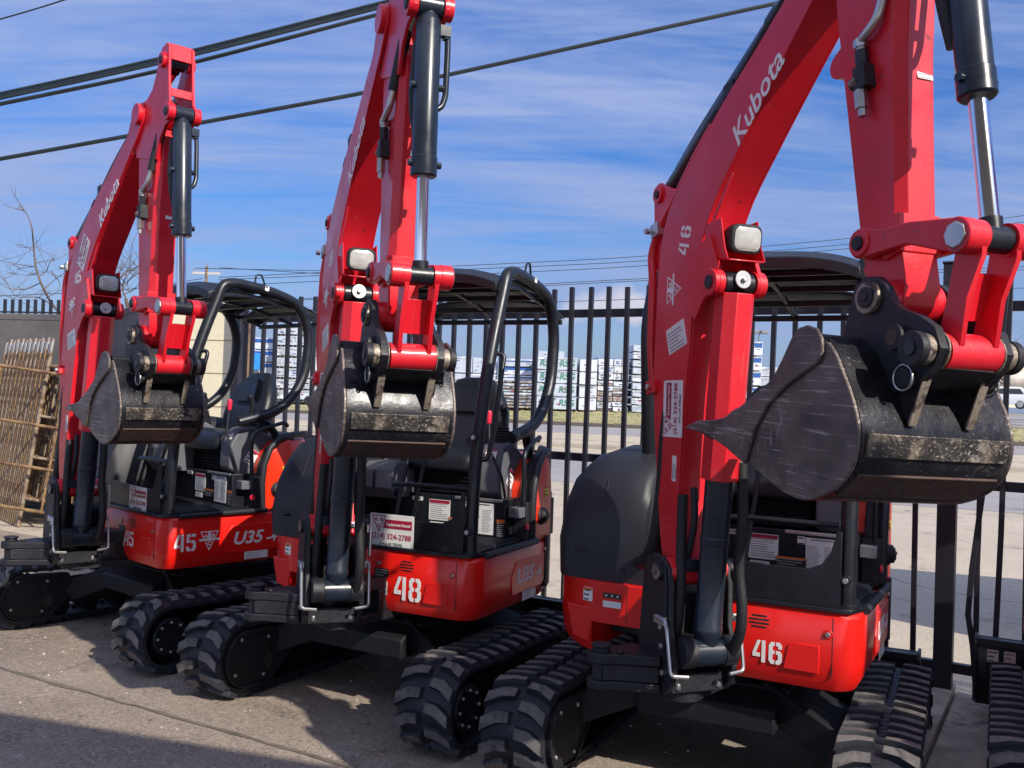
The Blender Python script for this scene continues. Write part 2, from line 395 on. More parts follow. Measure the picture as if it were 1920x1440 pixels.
def tri_logo(mb, F, w, m, dx=0, dy=0, bar=True):
    """downward triangle emblem with A B C in it and a crossing bar"""
    h = w * .98
    def loop(s0, s1):
        o = [(-.5 * w, .5 * h), (.5 * w, .5 * h), (0, -.5 * h)]
        c = (0, .5 * h - h / 3)
        return [((p[0] - c[0]) * s0 + c[0] + dx, (p[1] - c[1]) * s0 + c[1] + dy) for p in o], [((p[0] - c[0]) * s1 + c[0] + dx, (p[1] - c[1]) * s1 + c[1] + dy) for p in o]
    a, b = loop(1, .86)
    for i in range(3):
        j = (i + 1) % 3; mb.ext([a[i], a[j], b[j], b[i]], .0004, .0014, m, 'z', F)
    for ch, x, y in (('A', -.2, .25), ('B', .2, .25), ('C', 0, -.12)): text_into(mb, ch, w * .28, F, m, dx + x * w, dy + y * w, bold=w * .008)
    if bar:
        mb.ext([(dx + x * w, dy + y * w) for x, y in ((-.55, .12), (.55, .12), (.55, .02), (-.55, .02))], .0006, .0018, m, 'z', F)
        mb.ext([(dx + x * w, dy + y * w) for x, y in ((-.07, .44), (.07, .44), (.12, .12), (-.12, .12))], .0006, .0016, m, 'z', F)
def rental_sign(F, w):
    """white rental company plate: triangle emblem, red banner, telephone number"""
    h = w * .66; mb = MB(); plate_into(mb, F, w, h, STICK, r=w * .02)
    G = F @ Matrix.Translation((0, 0, .0006))
    tri_logo(mb, G, w * .34, STRED, -w * .30, h * .20, bar=False)
    mb.ext([(-w * .15, h * .34), (w * .46, h * .34), (w * .46, h * .08), (-w * .20, h * .08)], .0006, .0014, STRED, 'z', G)
    text_into(mb, 'Equipment Rental', w * .076, G, STICK, w * .150, h * .20, .0022, bold=w * .001)
    text_into(mb, '(214) 324-2788', w * .145, G, STRED, 0, -h * .16, .0012, bold=w * .002)
    text_into(mb, 'DALLAS TEXAS', w * .075, G, STBLK, 0, -h * .38, .0012)
    return mb
def info_sticker(F, w, h, rows=9, base=STICK, ink=STGRY, head=None, cols=1):
    mb = MB(); plate_into(mb, F, w, h, base)
    if head: plate_into(mb, F, w * .96, h * .16, head, 0, h * .40, .0008, .0016, .001)
    rnd = random.Random(int(w * 1e5 + h * 1e4 + rows))
    for c in range(cols):
        for i in range(rows):
            y = h * (.28 - .68 * i / max(rows - 1, 1)); ww = w / cols * (.5 + .35 * rnd.random())
            plate_into(mb, F, ww, h * .30 / rows, ink, -w / 2 + w / cols * (c + .5) - (w / cols * .86 - ww) / 2, y, .0008, .0014, .0004)
    return mb
# ---------------------------------------------------------------- the excavators
GY, TW, TH = .721, .1465, .4345
SX, SYL, SZT, SZB = .704, .7103, .872, .554
FX, FY, FU, FZ = .9507, .0732, .0743, 1.0227
BHW, AHW = .0837, .060
bA = (.0422, 1.5521); bC = (.4466, 1.0366); bT = (1.2699, 1.9466); bLm = (.5218, 1.1875); bR = (.0459, -.3063)
aP = (.3042, .2071); aQ = (.3747, -.0904); aL = (-.0096, -1.045); aB = (.0267, -1.2233)
kJ = (.2203, -.1449)
def rot2(t, p): return (p[0] * math.cos(t) - p[1] * math.sin(t), p[0] * math.sin(t) + p[1] * math.cos(t))
def add2(a, b): return (a[0] + b[0], a[1] + b[1])
def V3(p, w=0.0): return Vector((p[0], w, p[1]))

# --- rubber track
PR, PF, PB = .190, .835, -.36     # belt radius, front and rear wheel centres
def track_path():
    zc = .026 + PR
    pts = []
    n = 16
    for i in range(n + 1):
        a = R(-90 + 180 * i / n); pts.append((PF + PR * math.cos(a), zc + PR * math.sin(a)))
    for i in range(1, 14):
        t = i / 14; x = PF + (PB - PF) * t; pts.append((x, zc + PR - .012 * math.sin(math.pi * t) * (1 + .5 * math.sin(3 * math.pi * t))))
    for i in range(n + 1):
        a = R(90 + 180 * i / n); pts.append((PB + PR * math.cos(a), zc + PR * math.sin(a)))
    for i in range(1, 14):
        t = i / 14; pts.append((PB + (PF - PB) * t, zc - PR))
    return pts
TP = track_path()
_tl = [0.0]
for i in range(len(TP)):
    a = TP[i]; b = TP[(i + 1) % len(TP)]; _tl.append(_tl[-1] + math.hypot(b[0] - a[0], b[1] - a[1]))
TLEN = _tl[-1]
def on_track(s, h):
    s %= TLEN
    for i in range(len(TP)):
        if _tl[i + 1] >= s:
            a = TP[i]; b = TP[(i + 1) % len(TP)]; L = _tl[i + 1] - _tl[i]; t = (s - _tl[i]) / L
            pa = TP[i - 1]; pb = TP[(i + 2) % len(TP)]
            ta = (b[0] - pa[0], b[1] - pa[1]); tb = (pb[0] - a[0], pb[1] - a[1])
            tx = ta[0] * (1 - t) + tb[0] * t; tz = ta[1] * (1 - t) + tb[1] * t; q = math.hypot(tx, tz); tx /= q; tz /= q
            return (a[0] + (b[0] - a[0]) * t + tz * h, a[1] + (b[1] - a[1]) * t - tx * h)
def track_mb():
    mb = MB(); n = 120; secs = []
    for i in range(n):
        s = TLEN * i / n; q = []
        for y, h in ((-TW, -.004), (-TW + .012, 0), (TW - .012, 0), (TW, -.004), (TW, -.026), (.03, -.03), (-.03, -.03), (-TW, -.026)):
            p = on_track(s, h); q.append((p[0], y, p[1]))
        secs.append(q)
    secs.append(secs[0]); mb.loft(secs, RUB, caps=False)
    NL = round(TLEN / .1065); pitch = TLEN / NL
    def lug(s0, sg):
        foot = [(-.054, TW + .004), (.002, TW + .004), (.040, TW * .56), (.044, .017), (-.002, .014), (-.010, TW * .50)]
        c = (sum(p[0] for p in foot) / 6, sum(p[1] for p in foot) / 6)
        vs = []
        for h, k in ((-.004, 1.1), (.014, 1.0), (.026, .86)):
            for p in foot:
                x = c[0] + (p[0] - c[0]) * k; y = c[1] + (p[1] - c[1]) * (1 + (k - 1) * .45)
                q = on_track(s0 + x, h); vs.append((q[0], sg * y, q[1]))
        fs = [(i, (i + 1) % 6, 6 + (i + 1) % 6, 6 + i) for i in range(6)] + [(6 + i, 6 + (i + 1) % 6, 12 + (i + 1) % 6, 12 + i) for i in range(6)]
        mb.add(vs, fs, RUB); mb.add([vs[12 + i] for i in range(6)], [tuple(range(6))], RUBW)
    for i in range(NL):
        lug(i * pitch, 1); lug((i + .5) * pitch, -1)
        for j in (0.27, .77):                      # sprocket windows with the steel core showing
            vs = []
            for x, y in ((-.014, -.013), (.014, -.013), (.014, .013), (-.014, .013)):
                q = on_track((i + j) * pitch + x, .0015); vs.append((q[0], y, q[1]))
            mb.add(vs, [(0, 1, 2, 3)], STBLK)
    # inner guide teeth
    for i in range(NL):
        vs = []
        for h in (-.03, -.055):
            for x, y in ((-.018, -.03), (.018, -.03), (.018, .03), (-.018, .03)):
                k = 1 if h > -.04 else .6
                q = on_track(i * pitch + x * k, h); vs.append((q[0], y * k, q[1]))
        mb.add(vs, [(0, 1, 2, 3), (4, 7, 6, 5), (0, 4, 5, 1), (1, 5, 6, 2), (2, 6, 7, 3), (3, 7, 4, 0)], RUB)
    return mb
def sprocket_mb(inner):
    mb = MB(); zc = .026 + PR
    mb.lathe((PF, -.05, zc), (0, 1, 0), [(0, .09), (.0, .135), (.03, .145), (.07, .145), (.10, .135), (.10, .09)], BLK, 28)
    for k in range(14):
        a = 2 * math.pi * k / 14; M = Matrix.Translation((PF, 0, zc)) @ Matrix.Rotation(a, 4, 'Y')
        mb.box(.13, .162, -.02, .02, -.012, .012, BLK, M)
    mb.lathe((PF, .0, zc), (0, 1, 0), [(-.13, .05), (-.13, .105), (-.11, .115), (.11, .115), (.13, .105), (.13, .05)], BLK, 28)
    for k in range(8):
        a = 2 * math.pi * k / 8; mb.cyl((PF + .085 * math.cos(a), -.13, zc + .085 * math.sin(a)), (PF + .085 * math.cos(a), -.143, zc + .085 * math.sin(a)), .009, ZINC, seg=6)
        mb.cyl((PF + .085 * math.cos(a), .13, zc + .085 * math.sin(a)), (PF + .085 * math.cos(a), .143, zc + .085 * math.sin(a)), .009, ZINC, seg=6)
    return mb
def motor_cover_mb(sg):
    # D shaped guard plate round the travel motor on the inner side
    mb = MB(); zc = .026 + PR; out = [(PF + .155 * math.cos(R(a)), zc + .155 * math.sin(R(a))) for a in range(-100, 81, 12)] + [(PF - .30, zc + .13), (PF - .34, zc - .02), (PF - .16, zc - .165)]
    mb.ext(out, sg * .150, sg * .162, UNDER)
    cx = sum(p[0] for p in out) / len(out); cz = sum(p[1] for p in out) / len(out)
    inn = [(cx + (p[0] - cx) * .9, cz + (p[1] - cz) * .9) for p in out]
    for i in range(len(out)):
        j = (i + 1) % len(out); mb.ext([out[i], out[j], inn[j], inn[i]], sg * .12, sg * .172, UNDER)
    for x, z in ((PF + .09, zc - .07), (PF - .12, zc - .11), (PF - .15, zc + .09), (PF + .05, zc + .11)):
        mb.cyl((x, sg * .16, z), (x, sg * .173, z), .011, ZINC, seg=6)
    return mb
def roller_mb():
    mb = MB()
    for x in (-.12, .10, .32, .54): mb.lathe((x, -.09, .105), (0, 1, 0), [(0, .03), (0, .058), (.05, .058), (.06, .045), (.12, .045), (.13, .058), (.18, .058), (.18, .03)], BLK, 18)
    mb.lathe((.25, -.05, .335), (0, 1, 0), [(0, .02), (0, .036), (.1, .036), (.1, .02)], BLK, 14)
    mb.lathe((PB, -.05, .216), (0, 1, 0), [(0, .03), (0, .15), (.03, .16), (.07, .16), (.1, .15), (.1, .03)], BLK, 26)
    return mb
def undercarriage_mb():
    mb = MB()
    for sg in (-1, 1):
        mb.ext([(-.34, .15), (.60, .13), (.66, .22), (.60, .31), (-.28, .31), (-.36, .24)], sg * GY - .062, sg * GY + .062, UNDER)
        # sloping legs from the centre frame to the track frames
        for x0, x1 in ((.14, .62), (-.30, .10)):
            a = [(x0 + .05, sg * .22, .34), (x1 - .12, sg * .22, .34), (x1 - .12, sg * .22, .50), (x0 + .05, sg * .22, .50)]
            b = [(x0 + (.06 if x0 > 0 else -.1), sg * (GY - .05), .15), (x1 + (.02 if x0 > 0 else -.1), sg * (GY - .05), .15), (x1 + (.02 if x0 > 0 else -.1), sg * (GY - .05), .30), (x0 + (.06 if x0 > 0 else -.1), sg * (GY - .05), .30)]
            mb.loft([a, b], UNDER)
    mb.box(-.36, .50, -.34, .34, .30, .47, UNDER)
    mb.ext([(.50, .30), (.50, .46), (.62, .40), (.62, .30)], -.30, .30, UNDER)
    mb.lathe((0, 0, .44), (0, 0, 1), [(0, .40), (.02, .42), (.06, .42), (.065, .37), (.13, .37)], UNDER, 36)
    return mb
def blade_mb(W=.80):
    mb = MB(); D = .50
    prof = [(-1.235, .06), (-1.205, .06), (-1.18, .12), (-1.165, .22), (-1.17, .32), (-1.20, .40), (-1.24, .42), (-1.25, .40), (-1.215, .32), (-1.20, .22), (-1.215, .12)]
    prof = [(a + D, b) for a, b in prof]; mb.ext(prof, -W, W, BLK)
    for sg in (-1, 1): mb.ext([(a + D, b) for a, b in ((-1.26, .05), (-1.12, .10), (-1.12, .40), (-1.15, .43), (-1.26, .43))], sg * W - .008, sg * W + .008, BLK)
    mb.box(-1.172 + D, -1.13 + D, -W, W, .385, .425, BLK)
    mb.box(-1.165 + D, -1.155 + D, -W + .05, W - .05, .24, .384, BLK)
    return mb
def blade_arm_mb():
    mb = MB()
    for sg in (-1, 1): mb.ext([(-.30, .26), (-.30, .36), (-.66, .33), (-.66, .20)], sg * .34 - .035, sg * .34 + .035, BLK)
    mb.cyl((-.30, 0, .40), (-.66, 0, .30), .04, BLK); return mb

# --- upper structure
LEFT_OUT = [(SX, .60)] + [(SX - .10 + .10 * math.cos(R(a)), .61 + .10 * math.sin(R(a))) for a in (15, 35, 55, 75, 90)]
def skirt_mb():
    mb = MB()
    rear = [(-.15, SYL), (-.24, .69), (-.36, .62), (-.50, .48), (-.62, .28), (-.68, .0), (-.64, -.28), (-.52, -.50), (-.38, -.64), (-.2, -.72)]
    poly = [(SX, -.13)] + LEFT_OUT + rear + [(.2, -.72), (.2, -.13)]
    def ring(k, z):
        return [(p[0] - (k if p[0] > .5 else (-k if p[0] < -.3 else 0)), p[1] - (k if p[1] > .6 else (-k if p[1] < -.6 else 0)), z) for p in poly]
    mb.loft([ring(.035, SZB), ring(.008, SZB + .05), ring(0, SZB + .12), ring(0, SZT - .02), ring(.012, SZT)], REDP)
    right = [(.2, -.72), (.42, -.70), (.56, -.63), (.655, -.53), (.695, -.43)]
    hi = right + [(SX, -.40), (SX, -.1305), (.2005, -.1305), (.2005, -.72)]
    mb.ext(hi[0:1] and [(.2005, -.72)] + right[1:] + [(SX, -.40), (SX, -.1305), (.2005, -.1305)], .692, SZT, REDP, 'z')
    lo = [(.2005, -.72)] + right[1:] + [(.2005, -.43)]
    def lring(k, z): return [(p[0] - k * (1 if p[0] > .3 else 0), p[1] + k * (1 if p[1] < -.5 else 0), z) for p in lo]
    mb.loft([lring(.03, SZB), lring(.006, SZB + .05), lring(0, .6915)], REDP)
    mb.box(.202, .45, -.425, -.14, .60, .69, BLK)
    return mb
def skirt_seams_mb():
    mb = MB(); x = SX + .0006
    mb.box(x - .004, x, .602, .605, SZB + .06, SZT - .02, STBLK)
    mb.box(x - .004, x, -.262, -.259, .70, SZT - .01, STBLK)
    for z in (.778, .793, .808, .823):
        mb.ext([(p[0] + .315, p[1] + z) for p in rrect(.062 + .02 * (z in (.793, .808)), .007, .0033, 3)], x - .004, x + .0006, STBLK, 'x')
    return mb
def bolts_mb():
    mb = MB()
    for y, z in ((.585, .785), (.15, .80), (-.10, .83)):
        mb.cyl((SX - .001, y, z), (SX + .002, y, z), .020, REDP, seg=20); mb.cyl((SX, y, z), (SX + .008, y, z), .011, ZINC, seg=6)
    for x, z in ((-.14, .82), ): mb.cyl((x, SYL - .001, z), (x, SYL + .007, z), .011, ZINC, seg=6)
    return mb
def emboss_mb():
    mb = MB()
    mb.ext([(.415, .625), (.555, .625), (.555, .735), (.45, .735), (.432, .72)], SX - .002, SX + .0045, REDP, 'x')
    mb.ext([(.28, .625), (-.10, .625), (-.13, .65), (-.13, .80), (.24, .80), (.30, .71)], SYL - .002, SYL + .0045, REDP)
    mb.ext([(-.52, .62), (-.44, .60), (-.43, .75), (-.55, .76)], .6735, .694, REDP, 'x', Matrix.Translation((0, 0, 0)))
    return mb
def nose_mb():
    mb = MB()
    def lobe(z0, z1, r):
        p = [(.55, FY - .16), (FX - .03, FY - r)] + [(FX + r * math.cos(R(a)), FY + r * math.sin(R(a))) for a in range(-80, 81, 20)] + [(FX - .03, FY + r), (.55, FY + .16)]
        mb.ext(p, z0, z1, CAST, 'z')
    lobe(.515, .558, .085); lobe(.675, .735, .075)
    mb.box(.55, .76, FY - .12, FY + .12, .5585, .6745, CAST)
    mb.cyl((FX, FY, .50), (FX, FY, .75), .042, CAST)
    mb.cyl((FX, FY, .75), (FX, FY, .758), .05, CAST, seg=24)
    return mb
def trim_mb():
    mb = MB()
    poly = [(SX + .006, -.13)] + [(p[0] + .006, p[1] + .004) for p in LEFT_OUT[:3]] + [(.62, .70), (.2, .70), (.2, -.13)]
    mb.ext(poly, SZT + .001, SZT + .018, BLK, 'z')
    # floor board with ribs
    mb.box(.05, .66, -.12, .68, SZT + .018, SZT + .032, BLK)
    for i in range(14): mb.box(.10 + i * .038, .112 + i * .038, .42, .67, SZT + .032, SZT + .037, BLK)
    # left step edge and the rubber corner at the rear of the side panel
    mb.ext([(-.135, SYL + .004), (-.16, SYL + .012), (-.20, SYL + .002), (-.27, .69), (-.27, .66), (-.15, .69)], SZB + .05, SZT + .02, PLAS, 'z')
    mb.tube(fillet([(.60, .712, SZT + .008), (.2, .722, SZT + .012), (.0, .722, SZT + .012)], .1), .018, PLAS, 10)
    return mb
def guard_mb():
    mb = MB()
    p = [(-.13, .89), (.625, .89), (.625, 1.19), (.605, 1.19), (.585, 1.11), (.55, 1.055), (.50, 1.032), (.35, 1.03), (-.13, 1.045)]
    mb.ext(p, .672, .684, BLK, 'x')
    return mb
def seat_box_mb():
    mb = MB()
    mb.box(-.45, .195, -.13, .615, .90, 1.115, BLK)
    mb.box(.195, .203, .30, .60, 1.10, 1.118, ZINC)
    mb.box(-.28, .10, .618, .70, .89, 1.10, CAST)
    mb.box(.05, .17, .62, .69, 1.02, 1.075, GREY)
    return mb
def seat_box_stickers_mb():
    mb = MB(); F = lambda y, z: frame(None, (0, 1, 0), (1, 0, 0), (.197, y, z))
    for a in (info_sticker(F(.205, 1.03), .135, .115, 8, head=STRED), info_sticker(F(.47, 1.005), .15, .17, 15, cols=2), info_sticker(F(.375, 1.075), .035, .035, 2, ink=STBLK),
              info_sticker(F(.59, .96), .05, .10, 7, base=STBLK, ink=STGRY, head=STORG), info_sticker(F(.33, .97), .14, .05, 4, base=STBLK, ink=STGRY, head=STORG),
              info_sticker(F(.19, .945), .09, .035, 3)):
        o = len(mb.v); mb.v += a.v; mb.f += [tuple(o + k for k in f) for f in a.f]; mb.fm += [mb.mi(a.mats[i]) for i in a.fm]
    T = frame(None, (0, 1, 0), (1, 0, 0), (.1975, .47, 1.082)); text_into(mb, 'MAINTENANCE INTERVALS', .0085, T, STBLK, bold=.0002)
    T = frame(None, (0, 1, 0), (1, 0, 0), (.198, .06, 1.085)); plate_into(mb, T, .07, .022, STICK); text_into(mb, 'FUSE', .02, T, STBLK, bold=.0004)
    return mb
def bellows_mb():
    mb = MB(); secs = []; n = 7
    for i in range(n * 2 + 1):
        k = 0 if i % 2 == 0 else .022; z = 1.118 + .15 * i / (n * 2)
        w = .22 + .012 * (i / n) + k; d = .19 + k
        secs.append([(p[0] - .06, p[1] + .17, z) for p in rrect(d * 2, w * 2, .06, 4)])
    mb.loft(secs, VINYL); return mb
def seat_mb():
    mb = MB(); c = .17
    def sec(x, z, w, th): return [(x, p[0] + c, z + p[1]) for p in rrect(w, th, th * .45, 5)]
    mb.loft([sec(.215, 1.285, .36, .05), sec(.20, 1.30, .46, .10), sec(.10, 1.325, .51, .13), sec(-.10, 1.32, .50, .13), sec(-.22, 1.315, .42, .12)], VINYL)
    secs = []
    for z, w, x, th in ((1.30, .38, -.15, .12), (1.37, .50, -.17, .16), (1.48, .54, -.20, .18), (1.58, .52, -.225, .17), (1.66, .44, -.25, .15), (1.73, .32, -.27, .125), (1.775, .24, -.28, .09), (1.79, .14, -.284, .05)):
        q = []
        for k in range(24):
            a = 2 * math.pi * k / 24; yy = math.copysign(abs(math.cos(a)) ** .65, math.cos(a)) * w / 2; xx = math.copysign(abs(math.sin(a)) ** .8, math.sin(a)) * th / 2
            q.append((x + xx + (abs(yy) / (w / 2)) ** 3 * .045 * (w / .54), yy + c, z))
        secs.append(q)
    mb.loft(secs, VINYL); return mb
def seat_cushion_mb():
    mb = MB(); c = .17
    def pad(rows, th):
        secs = []
        for z, w, x in rows: secs.append([(x + th * math.sin(a) + .02 * math.cos(a) ** 4, c + math.cos(a) * w / 2, z) for a in [2 * math.pi * k / 18 for k in range(18)]])
        mb.loft(secs, VINYL)
    pad(((1.38, .24, -.085), (1.40, .28, -.09), (1.52, .29, -.115), (1.55, .25, -.128), (1.56, .20, -.14)), .014)
    pad(((1.585, .26, -.135), (1.61, .29, -.14), (1.68, .26, -.165), (1.745, .18, -.205)), .016)
    return mb
CONY = {1: .495, -1: -.13}
def console_mb(sg):
    mb = MB(); c = CONY[sg]
    p = [(.19, 1.15), (.185, 1.30), (.12, 1.41), (.02, 1.425), (-.13, 1.35), (-.24, 1.22), (-.15, 1.08), (.04, 1.09), (.12, 1.10)]
    mb.ext(p, c - .065, c + .065, GREY); return mb
def joystick_mb(sg):
    mb = MB(); c = CONY[sg]; x = .01
    prof = []
    for i in range(7): prof += [(i * .016, .062 - i * .0045), (i * .016 + .008, .052 - i * .0045)]
    mb.lathe((x, c, 1.405), (-.05, 0, 1), prof, HOSE, 18)
    mb.tube([(x - .006, c, 1.50), (x - .010, c, 1.55), (x - .008, c, 1.585), (x + .004, c, 1.61)], [.012, .017, .021, .020], VINYL, 12)
    mb.lathe((x + .004, c, 1.60), (.2, 0, 1), [(0, .020), (.015, .026), (.03, .022), (.036, .010)], VINYL, 14)
    return mb
def lock_lever_mb():
    mb = MB(); mb.tube(fillet([(.14, .585, 1.12), (.19, .58, 1.26), (.185, .50, 1.38), (.155, .475, 1.53)], .06), .0075, BLK, 8)
    mb.lathe((.155, .475, 1.525), (-.02, 0, 1), [(0, .009), (.004, .013), (.06, .017), (.072, .013), (.075, .006)], REDK, 14); return mb
def arm_rail_mb():
    mb = MB(); mb.tube(fillet([(.085, .675, .98), (.105, .675, 1.36), (.05, .67, 1.405), (-.16, .65, 1.455), (-.20, .62, 1.43)], .05), .0135, BLK, 10); return mb
def right_console_box_mb():
    mb = MB(); mb.ext([(.10, 1.09), (.34, 1.09), (.39, 1.15), (.375, 1.25), (.33, 1.29), (.10, 1.29)], -.195, .0, GREY)
    mb.box(.388, .392, -.12, -.105, 1.15, 1.24, BLK); mb.cyl((.32, -.01, 1.13), (.345, .02, 1.12), .022, BLK)
    return mb
def travel_lever_mb(y):
    mb = MB(); mb.tube(fillet([(.47, y, .93), (.44, y + .005, 1.06), (.40, y + .03, 1.30), (.36, y + .03, 1.42)], .1), .011, BLK, 10)
    mb.lathe((.36, y + .03, 1.41), (-.3, 0, 1), [(0, .012), (.01, .016), (.09, .016), (.10, .010)], VINYL, 12)
    mb.box(.42, .56, y - .035, y + .035, .945, .957, BLK); return mb
def hood_mb():
    mb = MB(); secs = []
    for x, zt, k in ((.668, 1.02, .90), (.660, 1.14, .95), (.635, 1.24, .98), (.58, 1.335, 1), (.49, 1.41, 1), (.36, 1.452, 1), (.15, 1.47, 1), (-.15, 1.46, 1), (-.32, 1.44, .96)):
        yo = -.612 * k - (.06 if x < .5 else .06 * (.668 - x) / .168)
        z0 = .873; H = zt - z0
        q = [(x, yo, z0), (x, yo - .008, z0 + H * .35), (x, yo + .015, z0 + H * .62), (x, yo + .055, z0 + H * .80), (x, yo + .12, z0 + H * .93), (x, yo + .21, z0 + H * .985), (x, -.33, zt), (x, -.24, zt - .01), (x, -.205, zt - .05), (x, -.205, z0)]
        secs.append(q)
    mb.loft(secs, PLAS); return mb
def hood_seam_mb():
    mb = MB()
    # raised centre flute, hinge block and a latch on the hood
    mb.tube([(.664, -.42, .90), (.661, -.415, 1.10), (.640, -.41, 1.22), (.59, -.405, 1.325)], .0035, STBLK, 6)
    mb.ext([(p[0] - .50, p[1] + 1.00) for p in rrect(.07, .035, .008, 3)], .655, .668, HOSE, 'x')
    mb.cyl((.668, -.30, .93), (.674, -.30, .93), .010, CAST, seg=10)
    return mb
def rear_cover_mb():
    mb = MB()
    def sec(y, xr, dz=0):
        xm = min(-.1, xr * .5)
        return [(.010, y, .874), (.016, y, 1.05), (.006, y, 1.16 - dz * .3), (-.03, y, 1.26 - dz * .6), (-.10, y, 1.325 - dz), (min(-.16, xr + .10), y, 1.35 - dz), (xr + .05, y, 1.335 - dz), (xr + .015, y, 1.27 - dz), (xr, y, 1.16), (xr, y, .874)]
    mb.loft([sec(.36, -.56), sec(.50, -.47), sec(.60, -.37), sec(.67, -.28), sec(.700, -.225, .006), sec(.707, -.215, .02)], ORANGE); return mb
def rear_trim_mb():
    mb = MB()
    path = [(.022, .70, .89), (.030, .70, 1.06), (.018, .70, 1.18), (-.025, .70, 1.29), (-.10, .695, 1.355), (-.20, .68, 1.372), (-.40, .55, 1.372)]
    mb.tube(path, .022, PLAS, 10)
    mb.ext([(.03, .874), (.034, 1.06), (.02, 1.17), (-.03, 1.28), (-.11, 1.35), (-.20, 1.37), (-.22, 1.34), (-.02, 1.2), (.0, .874)], .62, .6895, PLAS)
    return mb
def bonnet_mb():
    mb = MB()
    mb.ext([(-.40, .874), (-.40, 1.34), (-.48, 1.37), (-.60, 1.32), (-.65, 1.2), (-.66, .874)], -.45, .36, PLAS)
    mb.ext([(-.2, .874), (-.2, 1.44), (-.40, 1.40), (-.50, 1.25), (-.52, .874)], -.60, -.452, REDP)
    return mb
def hoop_mb(sg):
    mb = MB(); y = .642 if sg > 0 else -.30
    pts = [(.635, y, .89), (.632, y, 1.12), (.607, y, 1.44), (.52, y, 1.80), (.445, y, 2.03), (.375, y, 2.21), (.33, y, 2.335), (.24, y, 2.352), (-.02, y, 2.325), (-.225, y, 2.265), (-.305, y, 2.15), (-.335, y, 2.02), (-.31, y, 1.78), (-.215, y, 1.615), (-.08, y, 1.52), (.0, y, 1.495), (-.32, y * .98, 1.46)]
    pts = pts[:15]
    if sg < 0: pts[:4] = [(.36, y, 1.36), (.40, y, 1.62)]
    # the lower rear end turns back in behind the seat
    pts += [(.06, y, 1.485), (.17, y - .02 * sg, 1.455)]
    mb.tube(fillet(pts, .13, 4), .0335, BLK, 16)
    if sg > 0: mb.cyl((.635, y, .885), (.635, y, .90), .05, BLK)
    # stay from the hoop's lower end down to the rear frame
    mb.tube(fillet([(.06, y, 1.485), (-.02, y - .02 * sg, 1.47), (-.14, y - .05 * sg, 1.36), (-.16, y - .05 * sg, 1.0)], .06), .026, BLK, 12)
    return mb
def post_bolts_mb():
    mb = MB()
    for z, x in ((1.0, .635), (1.47, .60)):
        for sg in (1,): mb.cyl((x + .028, sg * .642, z), (x + .045, sg * .642, z), .02, BLK, seg=20); mb.cyl((x + .045, sg * .642, z), (x + .055, sg * .642, z), .012, ZINC, seg=6)
    return mb
def handle_mb():
    mb = MB(); mb.tube(fillet([(.475, .645, 1.90), (.445, .70, 1.90), (.55, .705, 1.50), (.595, .70, 1.36), (.615, .65, 1.36)], .04), .0125, BLK, 10)
    mb.tube([(.60, .60, 1.205), (.60, .25, 1.205), (.60, .15, 1.20)], .012, BLK, 8)
    return mb
def roof_mb():
    mb = MB(); cy = .17; hw = .455
    def crown(y): return .060 * (1 - abs((y - cy) / hw) ** 3.2)
    ys = [cy - hw + 2 * hw * i / 24 for i in range(25)]
    def strip(x0, x1, z0, z1, th=.022):
        mb.loft([[(x0, y, z0 + crown(y)), (x1, y, z1 + crown(y)), (x1, y, z1 + crown(y) - th), (x0, y, z0 + crown(y) - th)] for y in ys], BLK)
    strip(.42, .345, 2.275, 2.31, .05); strip(.3448, .09, 2.31, 2.318, .02)
    for x0, x1, z0, z1 in ((.045, -.12, 2.308, 2.290), (-.17, -.33, 2.272, 2.240), (-.375, -.52, 2.222, 2.180)): strip(x0, x1, z0, z1, .018)
    for x, z in ((.28, 2.30), (.10, 2.296), (-.11, 2.272), (-.32, 2.224), (-.51, 2.165)):
        mb.box(x - .012, x + .012, cy - hw + .01, cy + hw - .01, z - .034, z - .004, BLK)
    for y in (cy - hw + .02, cy, cy + hw - .02): mb.loft([[(x, y - .012, z - .03), (x, y + .012, z - .03), (x, y + .012, z - .006), (x, y - .012, z - .006)] for x, z in ((.40, 2.285), (.1, 2.300), (-.2, 2.255), (-.5, 2.175))], BLK)
    return mb
def roof_hook_mb():
    mb = MB(); mb.tube(fillet([(.10, .64, 2.37), (.095, .645, 2.42), (.06, .65, 2.425), (.02, .64, 2.35)], .02), .006, BLK, 8)
    return mb

